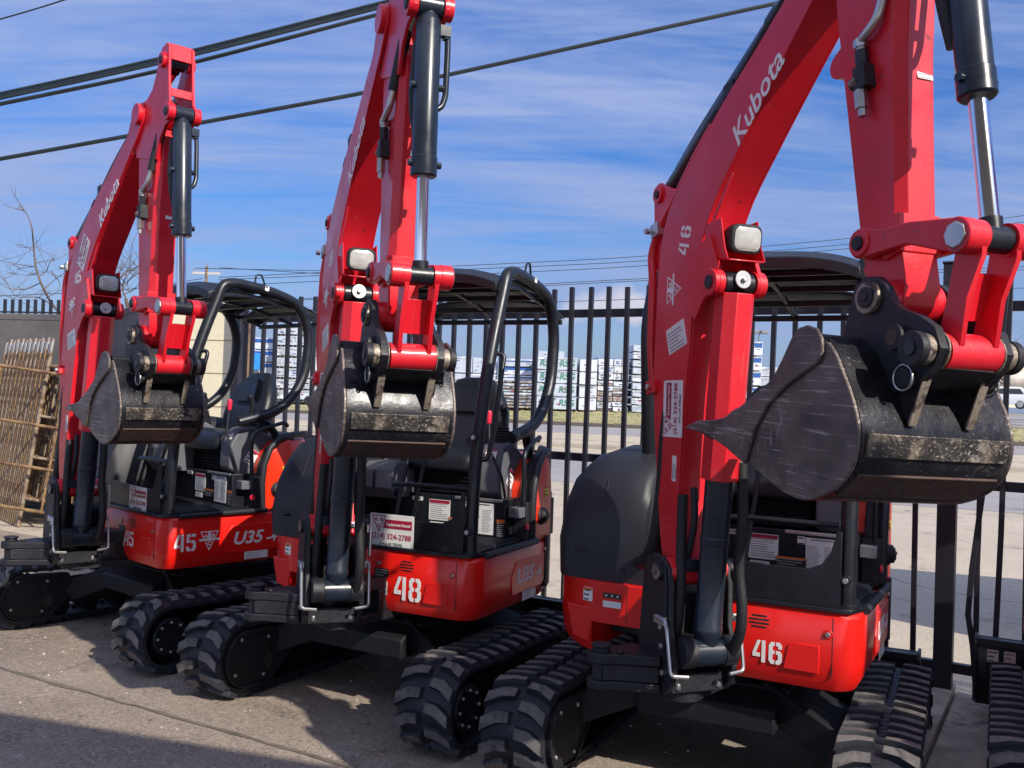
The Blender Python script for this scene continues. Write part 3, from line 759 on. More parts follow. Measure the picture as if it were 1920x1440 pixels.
# --- swing bracket (plane frame, origin at the boom foot pin, x forward, y to the machine's left)
def bracket_mb():
    mb = MB()
    side = [(-.15, -.05), (-.125, .035), (-.07, .062), (.0, .055), (.048, .02), (.066, -.05), (.07, -.20), (.098, -.28), (.115, -.34), (.09, -.42), (.05, -.46), (-.15, -.46), (-.17, -.30)]
    for sg in (-1, 1): mb.ext(side, sg * .118, sg * .142, CAST)
    # rib on the outer face of the plates
    for sg in (-1, 1): mb.ext([(.035, .03), (.052, -.05), (.055, -.20), (.05, -.30), (.02, -.30), (.03, -.20), (.02, -.02)], sg * .140, sg * .152, CAST)
    mb.box(-.20, .06, -.1175, .1175, -.46, -.385, CAST)
    mb.box(-.20, -.13, -.1175, .1175, -.384, -.12, CAST)
    mb.cyl((-FU, 0, -.49), (-FU, 0, -.35), .07, CAST, seg=28)
    # lever arm for the swing cylinder, reaching to the machine's right
    lev = [(-.12, -.10), (.03, -.15), (-.015, -.24), (-.05, -.30)] + [(-.11 + .055 * math.cos(R(a)), -.335 + .055 * math.sin(R(a))) for a in range(-20, -221, -25)] + [(-.17, -.25), (-.20, -.16)]
    for z0, z1 in ((-.365, -.325), (-.465, -.43)): mb.ext(lev, z0, z1, CAST, 'z')
    mb.ext([(p[0] - .005, p[1] * .985 - .004) for p in lev[1:5]] + [(-.10, -.27), (-.09, -.2)], -.4295, -.3655, CAST, 'z')
    mb.cyl((-.11, -.335, -.475), (-.11, -.335, -.305), .034, CAST)
    mb.cyl((-.11, -.335, -.305), (-.11, -.335, -.295), .042, CAST); mb.cyl((-.055, -.28, -.325), (-.055, -.28, -.31), .016, CAST, seg=6)
    return mb
def bracket_pins_mb(tb):
    mb = MB(); r = rot2(tb, bR)
    mb.cyl((0, -.166, 0), (0, .166, 0), .034, CAST); mb.cyl((0, -.1662, 0), (0, -.169, 0), .030, WORN, seg=24)
    for sg in (-1, 1):
        mb.cyl((r[0], sg * .062, r[1]), (r[0], sg * .117, r[1]), .058, CAST, seg=28)
    for sg in (-1, 1):
        for u, z in ((.03, -.28), (.04, -.38), (.02, -.21)): mb.cyl((u, sg * .142, z), (u, sg * .157, z), .012, ZINC, seg=6)
        mb.cyl((.06, sg * .09, -.42), (.06, sg * .09, -.445), .013, ZINC, seg=6)
    return mb
def bracket_rod_mb():
    mb = MB()
    for sg in (-1, 1):
        mb.tube(fillet([(.01, sg * .162, -.17), (.075, sg * .162, -.175), (.088, sg * .162, -.20), (.125, sg * .160, -.37), (.135, sg * .09, -.375)], .018), .0075, ZINC, 8)
        mb.box(-.01, .06, sg * .156 - .009, sg * .156 + .009, -.195, -.165, ZINC)
    mb.tube(fillet([(.05, .158, -.01), (.085, .160, .02), (.088, .160, -.13)], .02), .008, ZINC, 8); mb.box(.02, .084, .143, .155, -.02, .012, ZINC)
    return mb
def boomcyl_mb(L):
    mb = MB()   # along local x from the foot eye to the rod eye
    mb.cyl((0, -.06, 0), (0, .06, 0), .055, CYL, seg=28)
    mb.lathe((0.0, 0, 0), (1, 0, 0), [(0, .040), (.055, .048), (.075, .056), (.10, .056), (.105, .0525), (.42, .0525), (.423, .0555), (.445, .0555), (.448, .0525), (L * .58, .0525), (L * .58, .059), (L * .63, .059), (L * .63, .03)], CYL, 28)
    mb.box(.30, .345, -.075, -.03, .045, .075, CYL); mb.cyl((.30, .05, .02), (.30, .075, .03), .012, ZINC, seg=8)
    mb.cyl((.035, .0, .03), (.035, 0, .066), .018, WORN, r1=.012, seg=10)
    return mb
def rod_mb(L, a, r, eye, w, m=CHROME):
    mb = MB(); mb.cyl((a, 0, 0), (L - eye * .7, 0, 0), r, m, seg=24); mb.cyl((L, -w, 0), (L, w, 0), eye, BLK, seg=24)
    mb.cyl((L - eye * 1.5, 0, 0), (L - eye * .5, 0, 0), r * 1.25, BLK, seg=20); return mb
def boomguard_mb(L):
    mb = MB(); h = [(-.066, .028), (-.066, -.035), (-.030, -.070), (.030, -.070), (.066, -.035), (.066, .028), (.060, .028), (.060, -.032), (.027, -.064), (-.027, -.064), (-.060, -.032), (-.060, .028)]
    mb.ext(h, L * .475, L * .975, RED, 'x'); return mb
def hose_set_mb(tb):
    mb = MB()
    mb.tube(fillet([(.02, -.07, .30), (.035, -.08, .10), (.06, -.09, -.05), (.05, -.095, -.22), (-.02, -.08, -.34), (-.1, -.05, -.36)], .1), .021, HOSE, 12)
    mb.tube(fillet([(.05, -.04, .33), (.075, -.045, .20), (.045, -.05, .08), (.0, -.05, .0), (-.06, -.03, -.2)], .08), .014, HOSE, 12)
    mb.tube(fillet([(.215, .062, .44), (.225, .070, .22), (.195, .072, .05), (.215, .084, -.10), (.205, .088, -.20), (.14, .085, -.31), (.02, .08, -.36)], .1), .021, HOSE, 12)
    mb.cyl((.218, .062, .44), (.212, .062, .50), .014, ZINC, seg=6)
    # bundle along the back of the boom foot
    mb.tube(fillet([(-.115, -.045, .78), (-.14, -.06, .55), (-.155, -.06, .3), (-.20, -.06, .08), (-.30, -.05, -.02), (-.45, 0, -.05)], .12), .030, HOSE, 12)
    mb.tube(fillet([(-.11, .02, .78), (-.14, .02, .5), (-.17, .02, .25), (-.23, .02, .05), (-.45, .04, -.02)], .12), .026, HOSE, 12)
    return mb

# --- boom (boom frame: origin foot pin)
BACK = [(-.060, -.045), (-.095, .10), (-.094, .285), (-.083, .584), (-.054, .825), (.013, 1.103), (.060, 1.268), (.13, 1.40), (.24, 1.495), (.40, 1.585), (.60, 1.685), (.80, 1.765), (1.00, 1.850), (1.09, 1.885), (1.145, 1.955)]
FRONT = [(.055, -.04), (.05, .10), (.052, .225), (.101, .427), (.170, .667), (.228, .834), (.265, .962), (.311, 1.099), (.385, 1.228), (.50, 1.352), (.66, 1.465), (.85, 1.590), (1.08, 1.735), (1.22, 1.82)]
def densify(p, n=5):
    out = []
    P = [Vector((a[0], a[1], 0)) for a in p]
    for i in range(len(P) - 1):
        p0 = P[max(i - 1, 0)]; p1 = P[i]; p2 = P[i + 1]; p3 = P[min(i + 2, len(P) - 1)]
        for k in range(n):
            t = k / n
            q = .5 * ((2 * p1) + (p2 - p0) * t + (2 * p0 - 5 * p1 + 4 * p2 - p3) * t * t + (3 * p1 - p0 - 3 * p2 + p3) * t ** 3); out.append((q.x, q.y))
    out.append((p[-1][0], p[-1][1])); return out
def boom_mb():
    mb = MB()
    b = densify(BACK, 3); f = densify(FRONT, 3)
    tip = [(bT[0] - .02, bT[1] + .062), (bT[0] + .03, bT[1] + .058), (bT[0] + .06, bT[1] + .02), (bT[0] + .055, bT[1] - .03), (bT[0] + .03, bT[1] - .06)]
    # box section: top and bottom sheets set in from two side plates
    poly = b[:-5] + f[::-1][2:]
    mb.ext(poly, -BHW + .012, BHW - .012, RED)
    sidep = b + tip + f[::-1]
    for sg in (-1, 1): mb.ext(sidep, sg * (BHW - .012), sg * BHW, RED)
    mb.cyl((0, -.125, 0), (0, .125, 0), .055, RED, seg=26)
    for sg in (-1, 1): mb.cyl(V3(bT, sg * BHW), V3(bT, sg * (BHW + .022)), .058, RED, seg=26)
    # lugs of the boom cylinder, under the bend
    lug = [(.27, .965), (.33, 1.20), (.45, 1.22), (.475, 1.12)] + [(bC[0] + .052 * math.cos(R(a)), bC[1] + .052 * math.sin(R(a))) for a in range(40, -141, -20)] + [(.37, .99), (.30, .93)]
    for sg in (-1, 1):
        mb.ext(lug, sg * .076, sg * .094, RED); mb.cyl(V3(bC, sg * .068), V3(bC, sg * .112), .050, RED, seg=26); mb.cyl(V3(bC, sg * .112), V3(bC, sg * .116), .027, CAST, seg=20)
    # lugs of the arm cylinder on the back of the bend
    lug = [(.03, 1.25), (-.02, 1.42)] + [(bA[0] + .05 * math.cos(R(a)), bA[1] + .05 * math.sin(R(a))) for a in range(200, 39, -20)] + [(.20, 1.50), (.25, 1.45)]
    for sg in (-1, 1):
        mb.ext(lug, sg * .040, sg * .054, RED); mb.cyl(V3(bA, sg * .035), V3(bA, sg * .066), .036, RED, seg=22); mb.cyl(V3(bA, sg * .066), V3(bA, sg * .072), .018, CAST, seg=12)
    lug2 = [(.0, 1.20), (-.045, 1.28)] + [(-.03 + .034 * math.cos(R(a)), 1.36 + .034 * math.sin(R(a))) for a in range(200, 59, -20)] + [(.02, 1.36)]
    for sg in (-1, ): mb.ext(lug2, sg * .040, sg * .052, RED)
    # thin cover lips on the front face
    for sg in (-1,):
        lip = [(.30, 1.02), (.36, 1.17), (.46, 1.29), (.60, 1.405), (.61, 1.40), (.47, 1.275), (.372, 1.16), (.312, 1.02)]
        mb.ext([(p[0] + .002, p[1] - .002) for p in lip], sg * (BHW - .010), sg * (BHW - .004), RED)
    mb.ext([(-.005, .205), (-.10, .20), (-.10, .195), (0, .195)], -BHW - .002, -BHW + .002, RED)
    # clamp
    mb.box(-.100, -.03, -BHW - .018, -BHW + .01, .72, .775, RED); mb.cyl((-.075, -BHW - .018, .748), (-.075, -BHW - .03, .748), .013, ZINC, seg=6)
    return mb
def boom_pipe_mb():
    mb = MB()
    mb.tube(fillet([(-.115, -.055, .78), (-.100, -.065, .90), (-.055, -.07, 1.08), (-.03, -.07, 1.20), (-.05, -.06, 1.32), (.03, -.055, 1.405), (.16, -.055, 1.47), (.30, -.055, 1.56), (.50, -.055, 1.66)], .08), .019, RED, 12)
    mb.tube(fillet([(-.11, .0, .78), (-.095, -.01, .95), (-.03, -.01, 1.18), (.0, .0, 1.28)], .08), .016, RED, 12)
    mb.tube(fillet([(.50, -.055, 1.66), (.62, -.055, 1.715), (.85, -.05, 1.83), (1.05, -.03, 1.94), (1.15, 0, 2.05)], .08), .021, HOSE, 12)
    mb.cyl((.49, -.055, 1.655), (.54, -.055, 1.678), .026, CAST, seg=6)
    mb.box(.0, .06, -.085, -.03, 1.37, 1.425, ZINC, None); mb.cyl((.0, -.09, 1.40), (.0, -.11, 1.40), .014, ZINC, seg=6)
    mb.box(.60, .66, -.08, -.03, 1.70, 1.745, CAST)
    for z in (.76, ): mb.cyl((-.113, -.055, .73), (-.115, -.055, .78), .024, ZINC, seg=6)
    return mb
def light_mb():
    mb = MB()   # x forward
    for sg in (-1, 1):
        mb.ext([(-.13, .055), (-.02, .075), (.02, -.03), (.05, -.078), (-.10, -.075)], sg * .076, sg * .082, RED)
    mb.box(-.10, .052, -.0755, .0755, -.082, -.076, RED)
    mb.loft([[(-.06, p[0] * .7, p[1] * .7) for p in rrect(.128, .105, .03)], [(.0, *p) for p in rrect(.128, .105, .03)], [(.034, *p) for p in rrect(.132, .108, .03)], [(.040, p[0] * .94, p[1] * .93) for p in rrect(.132, .108, .03)]], HOSE)
    return mb
def lens_mb():
    mb = MB(); mb.loft([[(.036, p[0], p[1]) for p in rrect(.112, .088, .026)], [(.044, p[0], p[1]) for p in rrect(.110, .086, .026)], [(.050, p[0] * .7, p[1] * .7) for p in rrect(.110, .086, .026)]], LENS)
    for i in range(8): mb.box(.0465, .0490 - .0001 * i, -.040, .040, -.034 + i * .009, -.0325 + i * .009, LENS)
    return mb
def boom_pin_mb():
    mb = MB(); mb.lathe(V3(bC, 0) + Vector((.05, 0, 0)), (1, 0, -.15), [(0, .026), (.0, .034), (.008, .034), (.008, .012)], ZINC, 24); mb.cyl(V3(bC, 0) + Vector((.057, 0, -.001)), V3(bC, 0) + Vector((.072, 0, -.003)), .011, ZINC, seg=6)
    mb.cyl(V3(bC, -.066), V3(bC, .066), .040, BLK, seg=22); return mb

# --- arm (arm frame: origin boom tip pin)
def arm_mb():
    mb = MB()
    mb.cyl((0, -.064, 0), (0, .064, 0), .062, RED, seg=26)
    side = [(-.075, -.22), (-.085, -.06), (-.06, .03), (-.01, .07), (.07, .065), (.15, .10), (.205, .17), (.245, .245), (.285, .285), (.345, .292), (.372, .27), (.366, .12), (.374, -.03), (.420, -.075), (.418, -.11), (.388, -.135), (.32, -.145), (.25, -.20), (.205, -.30)]
    hole = [(.20, .055), (.27, .02), (.27, .10), (.245, .13)]
    for sg in (-1, 1): mb.ext(side, sg * .056, sg * .070, RED)
    # long tapering box with a front crease
    secs = []
    for z, b, f in ((-.10, -.05, .16), (-.22, -.062, .21), (-.30, -.064, .212), (-.386, -.063, .200), (-.535, -.062, .172), (-.761, -.060, .142), (-1.03, -.057, .108), (-1.12, -.05, .095)):
        secs.append([(b, -AHW, z), (f - .030, -AHW, z), (f, -AHW + .024, z), (f + .002, AHW - .004, z), (f - .004, AHW, z), (b, AHW, z)])
    mb.loft(secs, RED)
    foot = [(-.058, -1.10), (.10, -1.10), (.10, -1.20)] + [(aB[0] + .062 * math.cos(R(a)), aB[1] + .062 * math.sin(R(a))) for a in range(0, -181, -20)]
    mb.ext(foot, -AHW - .002, AHW + .002, RED)
    mb.cyl(V3(aB, -.095), V3(aB, .095), .058, RED, seg=26)
    mb.cyl(V3(aL, -.078), V3(aL, .078), .045, RED, seg=24)
    mb.ext([(.03, -1.0), (.115, -.99), (.105, -1.10), (.04, -1.11)], -.075, .075, RED)
    for p, r in ((aP, .040), (aQ, .046)):
        for sg in (-1, 1): mb.cyl(V3(p, sg * .050), V3(p, sg * .088), r, RED, seg=24); mb.cyl(V3(p, sg * .088), V3(p, sg * .093), r * .55, CAST if sg < 0 else ZINC, seg=12)
    # plates between the cheeks
    mb.box(.352, .364, -.0555, .0555, .20, .285, RED); mb.box(.355, .367, -.0555, .0555, .0, .045, RED)
    mb.ext([(-.08, -.05), (-.055, .03), (-.05, .025), (-.07, -.05)], -.0555, .0555, RED)
    mb.cyl((-.095, -.05, -.42), (-.095, .05, -.42), .0, RED, r1=0.0) if False else None
    lugp = [(-.055, -.36), (-.10, -.37)] + [(-.115 + .04 * math.cos(R(a)), -.42 + .04 * math.sin(R(a))) for a in range(110, 271, 20)] + [(-.055, -.49)]
    mb.ext(lugp, -.030, .030, RED)
    return mb
def arm_hole_mb():
    mb = MB(); return mb
def arm_valve_mb():
    mb = MB(); w = -AHW
    mb.box(.02, .068, w - .040, w + .001, -.585, -.515, CAST); mb.cyl((.044, w - .02, -.515), (.044, w - .02, -.465), .020, CAST, seg=6)
    mb.cyl((.0, w - .025, -.555), (.03, w - .025, -.555), .020, WORN, seg=8)
    mb.cyl((.03, w - .025, -.585), (.028, w - .025, -.64), .019, ZINC, seg=6); mb.cyl((.028, w - .025, -.64), (.027, w - .025, -.665), .012, ZINC, seg=8)
    mb.tube(fillet([(.044, w - .02, -.47), (.046, w - .022, -.435), (.075, w - .025, -.43), (.12, w - .02, -.405), (.145, w - .01, -.34)], .02), .0145, ZINC, 10)
    mb.cyl((.044, w - .02, -.455), (.044, w - .02, -.43), .021, ZINC, seg=6)
    mb.tube(fillet([(.145, w - .01, -.345), (.185, w + .005, -.22), (.225, w + .02, -.10), (.25, .0, .02)], .06), .0235, HOSE, 12)
    mb.cyl((-.02, AHW, -.60), (-.02, AHW + .05, -.60), .014, ZINC, seg=8); mb.cyl((.02, AHW, -.66), (.02, AHW + .04, -.66), .018, CAST, seg=8)
    return mb
def bucketcyl_mb(L):
    mb = MB()
    mb.cyl((0, -.046, 0), (0, .046, 0), .042, CYL, seg=24)
    e = L * .635
    mb.lathe((0, 0, 0), (1, 0, 0), [(0.02, .030), (.045, .040), (.06, .0475), (e - .075, .0475), (e - .074, .0505), (e - .006, .0505), (e, .044), (e, .025)], CYL, 28)
    mb.cyl((.06, -.01, -.045), (.095, -.01, -.07), .02, CYL, seg=12)
    for x in (.30, e - .05): mb.cyl((x, -.062, .0), (x, .066, .0), .0135, CYL, seg=8)
    return mb
def oilpipe_mb(L):
    mb = MB(); e = L * .635
    mb.box(.065, .105, .036, .085, -.018, .018, CYL); mb.cyl((.075, .07, 0), (.115, .07, 0), .017, CYL, seg=6)
    mb.tube(fillet([(.09, .075, 0), (.14, .078, 0), (.33, .074, .004), (.37, .060, .006), (.385, .04, .008)], .03), .0115, CYL, 10)
    mb.tube(fillet([(.12, -.02, -.06), (.30, -.035, -.055), (.40, -.03, -.05), (.50, -.01, -.05)], .05), .020, HOSE, 10)
    return mb
def guide_mb(L):
    mb = MB()   # along local x from arm pin to the linkage pin
    p = [(.045 * math.cos(R(a)), .045 * math.sin(R(a))) for a in range(90, 271, 20)] + [(.08, -.030), (L * .5, -.012), (L - .06, -.036)] + [(L + .047 * math.cos(R(a)), .047 * math.sin(R(a))) for a in range(-90, 91, 20)] + [(L * .5, .048), (.08, .036)]
    mb.ext(p, -.013, .013, RED); mb.cyl((0, -.020, 0), (0, .020, 0), .040, RED, seg=22); mb.cyl((0, -.028, 0), (0, .028, 0), .022, CAST, seg=14)
    mb.cyl((L, -.024, 0), (L, .024, 0), .047, RED, seg=24); mb.cyl((L, -.030, 0), (L, .030, 0), .036, ZINC, seg=8)
    return mb
def hlink_mb(L):
    mb = MB()   # from linkage pin to coupler pin
    for sg in (-1, 1):
        mb.ext([(-.03, -.03), (-.03, .03), (.04, .045), (L * .5, .030), (L - .03, .046), (L + .02, .02), (L + .02, -.03), (L * .5, -.034), (.04, -.042)], sg * .050, sg * .066, RED)
        mb.cyl((0, sg * .046, 0), (0, sg * .078, 0), .045, RED, seg=24)
    mb.ext([(L * .30, -.028), (L * .30, -.016), (L * .72, -.016), (L * .72, -.028)], -.0495, .0495, RED)
    mb.cyl((L, -.088, 0), (L, .088, 0), .052, RED, seg=28)
    mb.cyl((L, 0, -.045), (L, 0, -.058), .020, WORN, seg=16); mb.cyl((L, 0, -.0582), (L, 0, -.0586), .012, STBLK, seg=12)
    return mb

# --- quick coupler and bucket (bucket frame: origin arm/coupler pin)
def coupler_mb():
    mb = MB()
    p = [(-.105, -.13), (-.088, -.05), (-.068, .035), (-.03, .062), (.02, .060), (.055, .035), (.085, -.01), (.124, -.035), (.19, -.055), (.245, -.085), (.272, -.14), (.255, -.185), (.20, -.235), (.12, -.262), (.0, -.235), (-.07, -.19)]
    for sg in (-1, 1): mb.ext(p, sg * .098, sg * .124, CAST)
    mb.ext([(.02, -.20), (.17, -.20), (.235, -.17), (.25, -.19), (.19, -.235), (.10, -.255), (.02, -.23)], -.0975, .0975, CAST)
    mb.box(.06, .10, -.0975, .0975, -.16, -.10, CAST)
    for sg in (-1, 1): mb.cyl((.123, sg * .124, -.113), (.123, sg * .150, -.113), .036, CAST, seg=24); mb.cyl((.123, sg * .1505, -.113), (.123, sg * .151, -.113), .022, RUST, seg=20)
    return mb
def coupler_pin_mb():
    mb = MB()
    for sg in (-1, 1):
        mb.cyl((0, sg * .124, 0), (0, sg * .140, 0), .046, WORN, seg=28); mb.cyl((0, sg * .140, 0), (0, sg * .146, 0), .030, CAST, seg=20); mb.cyl((0, sg * .146, 0), (0, sg * .150, 0), .012, STBLK, seg=6)
        mb.cyl((kJ[0], sg * .092, kJ[1]), (kJ[0], sg * .097, kJ[1]), .055, WORN, seg=28)
        mb.cyl((kJ[0], sg * .124, kJ[1]), (kJ[0], sg * .15, kJ[1]), .042, WORN, seg=28); mb.cyl((kJ[0], sg * .15, kJ[1]), (kJ[0], sg * .175, kJ[1]), .046, CAST, seg=28); mb.cyl((kJ[0], sg * .175, kJ[1]), (kJ[0], sg * .180, kJ[1]), .020, BLK, seg=12)
        mb.cyl((.174, sg * .112, -.221), (.174, sg * .150, -.221), .026, CAST, seg=20)
        mb.tube([(.174 + .034 * math.cos(a), sg * .148, -.221 + .034 * math.sin(a)) for a in [2 * math.pi * k / 20 for k in range(20)]], .0035, ZINC, 6, closed=True)
    return mb
def smooth_rim():
    rim = [(.004, -.127), (.045, -.160), (.085, -.215), (.130, -.284), (.158, -.345), (.166, -.40), (.157, -.452), (.135, -.492), (.096, -.528), (.04, -.558), (-.037, -.580), (-.12, -.572), (-.20, -.548), (-.28, -.518), (-.428, -.462)]
    return densify(rim, 3)
LIP = (-.585, -.418)
def bucket_mb(hw):
    mb = MB(); rim = smooth_rim() + [LIP]
    inner = []
    for i, p in enumerate(rim):
        a = rim[max(i - 1, 0)]; b = rim[min(i + 1, len(rim) - 1)]; t = Vector((b[0] - a[0], b[1] - a[1])).normalized(); inner.append((p[0] + t.y * .012, p[1] - t.x * .012))
    # shell: skip its rim facing edge by lofting across the width
    n = len(rim)
    inset = hw - .006
    vs = []; fs = []
    for y in (-inset, inset):
        vs += [(p[0], y, p[1]) for p in rim] + [(p[0], y, p[1]) for p in inner]
    for i in range(n - 1):
        fs.append((i, i + 1, 2 * n + i + 1, 2 * n + i)); fs.append((n + i + 1, n + i, 3 * n + i, 3 * n + i + 1))
    fs += [(0, 2 * n, 3 * n, n), (n - 1, 2 * n - 1, 4 * n - 1, 3 * n - 1)]
    mb.add(vs, fs, STEEL)
    # cross tube at the top edge
    mb.cyl((-.045, -hw + .008, -.150), (-.045, hw - .008, -.150), .040, CAST, seg=24)
    return mb
def wear_mb(hw):
    mb = MB(); w = hw - .022
    def strip(p0, p1, th, m):
        a = Vector(p0); b = Vector(p1); t = (b - a).normalized(); nrm = Vector((-t.y, t.x)) if (-t.y) * (a.x) + t.x * (a.y + .33) > 0 else Vector((t.y, -t.x))
        q = [a - nrm * .004, b - nrm * .004, b + nrm * th, a + nrm * th]; mb.ext([(v.x, v.y) for v in q], -w, w, m)
    strip((.170, -.372), (.163, -.436), .007, STRIP)
    strip((.142, -.482), (.060, -.550), .007, RUST)
    strip((.03, -.562), (-.10, -.578), .007, RUST)
    strip((-.16, -.563), (-.34, -.497), .007, RUST)
    return mb
def sidewall_mb(hw, sg):
    mb = MB(); rim = smooth_rim()
    poly = [(-.062, -.150)] + rim[1:] + [LIP, (-.50, -.40), (-.365, -.343), (-.208, -.253), (-.12, -.18)]
    mb.ext(poly, sg * (hw - .005), sg * (hw + .007), SIDEP); return mb
def cutter_mb(hw, sg):
    mb = MB()
    p = [(-.688, -.428), (-.600, -.398), (-.50, -.388), (-.44, -.375), (-.40, -.35), (-.365, -.338), (-.30, -.302), (-.208, -.246), (-.165, -.185), (-.13, -.125), (-.098, -.095), (-.063, -.088), (-.02, -.098), (.005, -.125), (.012, -.165), (-.005, -.195), (-.06, -.222), (-.14, -.265), (-.22, -.325), (-.275, -.40), (-.300, -.475), (-.312, -.512), (-.43, -.468), (-.54, -.440)]
    mb.ext(p, sg * (hw + .0075), sg * (hw + .021), SIDEP); return mb
def teeth_mb(hw):
    mb = MB(); n = 4; d = Vector((-.11, -.012)).normalized()
    for i in range(n):
        y = -hw + .03 + (2 * hw - .06) * i / (n - 1)
        mb.loft([[(-.545, y - .028, -.410), (-.545, y + .028, -.410), (-.545, y + .028, -.455), (-.545, y - .028, -.455)], [(-.61, y - .024, -.408), (-.61, y + .024, -.408), (-.61, y + .024, -.440), (-.61, y - .024, -.440)], [(-.690, y - .018, -.424), (-.690, y + .018, -.424), (-.690, y + .018, -.430), (-.690, y - .018, -.430)]], RUST)
    return mb
def ear_mb(sg):
    mb = MB()
    p = [(.0, -.13), (.10, -.12), (.17, -.17), (.214, -.208), (.205, -.235), (.168, -.347), (.12, -.285), (.06, -.225), (.01, -.175)]
    mb.ext(p, sg * .086, sg * .1125, CAST)
    mb.ext([(.211, -.206), (.215, -.209), (.170, -.349), (.164, -.340)], sg * .085, sg * .1135, WORN)
    mb.ext([(.05, -.215), (.09, -.24), (.155, -.345), (.135, -.30), (.08, -.215), (.03, -.165)], sg * .1125, sg * .20, CAST) if False else None
    return mb

def axis_frame(M, a, b, w=0.0):
    """local x from a to b in a plane frame M (x,z), local y = frame y"""
    d = Vector((b[0] - a[0], b[1] - a[1])); L = d.length; c, s = d.x / L, d.y / L
    return M @ Matrix(((c, 0, -s, a[0]), (0, 1, 0, w), (s, 0, c, a[1]), (0, 0, 0, 1))), L
def Rz(a): return Matrix.Rotation(a, 4, 'Z')
def Ry(t): return Matrix.Rotation(-t, 4, 'Y')
T4 = Matrix.Translation

def excavator(cfg, label):
    mx, my, at, au, ab, tb, ta, tk, K, whw = cfg['pose']; num = cfg['num']
    MU = T4((mx, my, 0)) @ Rz(at)
    root = empty('mini_excavator', MU); tag(root, label, 'excavator', 'red mini excavators parked in a row along the fence')
    MH0 = T4((mx, my, 0)) @ Rz(au); ds = cfg.get('body', (0, 0, 0)); MH = T4((mx + ds[0], my + ds[1], 0)) @ Rz(au + ds[2])
    P_ = lambda n, M, fn, key=None, parent=None, **k: part(n, parent or root, M, fn, key, **k)
    # undercarriage
    for sg in (1, -1):
        gx, gy_ = cfg.get('far_track', (0, 0)) if sg < 0 else (0, 0); MT = MU @ T4((gx, sg * GY - gy_, 0)); t = P_('rubber_track', MT, track_mb, 'track', bevel=0)
        P_('sprocket', MT, lambda: sprocket_mb(sg), 'sprocket', t, bevel=.003)
        P_('motor_cover', MT, lambda: motor_cover_mb(-sg), 'mcover%d' % sg, t, bevel=.003)
        P_('track_roller', MT, roller_mb, 'roller', t, bevel=0)
    P_('undercarriage_frame', MU, undercarriage_mb, 'under', bevel=.010)
    bw, bu = cfg.get('blade', (.80, 0)); MBL = MU @ T4((0, 0, bu)); bl = P_('dozer_blade', MBL, lambda: blade_mb(bw), 'blade%g' % bw, bevel=.004); P_('blade_arm', MU, blade_arm_mb, 'bladearm', bl)
    for y, ink in ((.08 - bw, STBLK), (.16 - bw, STGRY)):
        P_('sticker', MBL, lambda: info_sticker(frame(None, (0, 1, 0), (1, 0, 0), (-.6535, y, .335)), .055, .065, 3, ink=ink), 'bst%g' % round(y, 3), bl, bevel=0)
    # upper structure
    sk = P_('body_skirt', MH, skirt_mb, 'skirt', bevel=.008, seg=3)
    P_('skirt_seam', MH, skirt_seams_mb, 'seams', sk, bevel=0); P_('bolt', MH, bolts_mb, 'bolts', sk, bevel=.0015); P_('embossed_panel', MH, emboss_mb, 'emboss', sk, bevel=.004, seg=3)
    FF = lambda y, z: frame(None, (0, 1, 0), (1, 0, 0), (SX, y, z))
    FL = lambda x, z, tilt=0: frame(None, (-1, 0, tilt), (0, 1, 0), (x, SYL, z))
    y0 = cfg['num_at']
    P_('number_marking', MH, lambda: stencil(num, cfg['num_h'], FF(*y0)), None, sk, bevel=0)
    def st():
        mb = MB(); T = FL(.115, .712); text_into(mb, 'U35', .112, T, WHITE, .035 - .05, 0, .0052, bold=.0028, shear=.25, sx=1.12); text_into(mb, '-4', .085, T, WHITE, .158, -.008, .0052, bold=.002, shear=.25, sx=1.1); return mb
    P_('lettering', MH, st, 'u35', sk, bevel=0)
    if num == '45':
        P_('number_marking', MH, lambda: stencil('45', .105, FL(.555, .715)), None, sk, bevel=0)
        def lg(): mb = MB(); tri_logo(mb, FL(.395, .715), .125, WHITE); return mb
        P_('company_emblem', MH, lg, None, sk, bevel=0)
    P_('sticker', MH, lambda: info_sticker(frame(None, (-1, 0, 0), (0, 1, .02), (.06, SYL + .001, .598)), .17, .05, 4), 'skst', sk, bevel=0)
    P_('sticker', MH, lambda: info_sticker(FF(.165, .755), .085, .04, 3, base=STBLK, ink=STGRY), 'skst2', sk, bevel=0)
    P_('sticker', MH, lambda: info_sticker(FF(.160, .675), .085, .07, 6, ink=STBLK), 'skst3', sk, bevel=0)
    FR = frame(None, (.45, .89, 0), (.89, -.45, 0), (.663, -.515, .80))
    P_('warning_sticker', MH, lambda: info_sticker(frame(None, (.03, .1, 0), (.97, -.3, 0), (.690, -.452, .81)), .052, .06, 3, ink=STBLK, head=STORG), 'skst4', sk, bevel=0)
    def sk5():
        mb = MB(); F = FF(-.33, .80); plate_into(mb, F, .085, .028, STICK, 0, -.02); plate_into(mb, F, .085, .024, STBLK, 0, .018)
        for i in (-1, 0, 1): mb.cyl((SX + .001, -.33 + i * .027, .818), (SX + .004, -.33 + i * .027, .818), .006, ZINC, seg=8)
        return mb
    P_('warning_sticker', MH, sk5, 'skst5', sk, bevel=0)
    P_('swing_nose', MH, nose_mb, 'nose', bevel=.006)
    P_('floor_plate', MH, trim_mb, 'trim', bevel=.003)
    g = P_('front_guard', MH, guard_mb, 'guard', bevel=.002)
    if cfg.get('sign'):
        P_('rental_sign', MH, lambda: rental_sign(frame(None, (0, 1, 0), (1, 0, 0), (.6855, cfg['sign'][0], cfg['sign'][1])), cfg['sign'][2]), None, g, bevel=0)
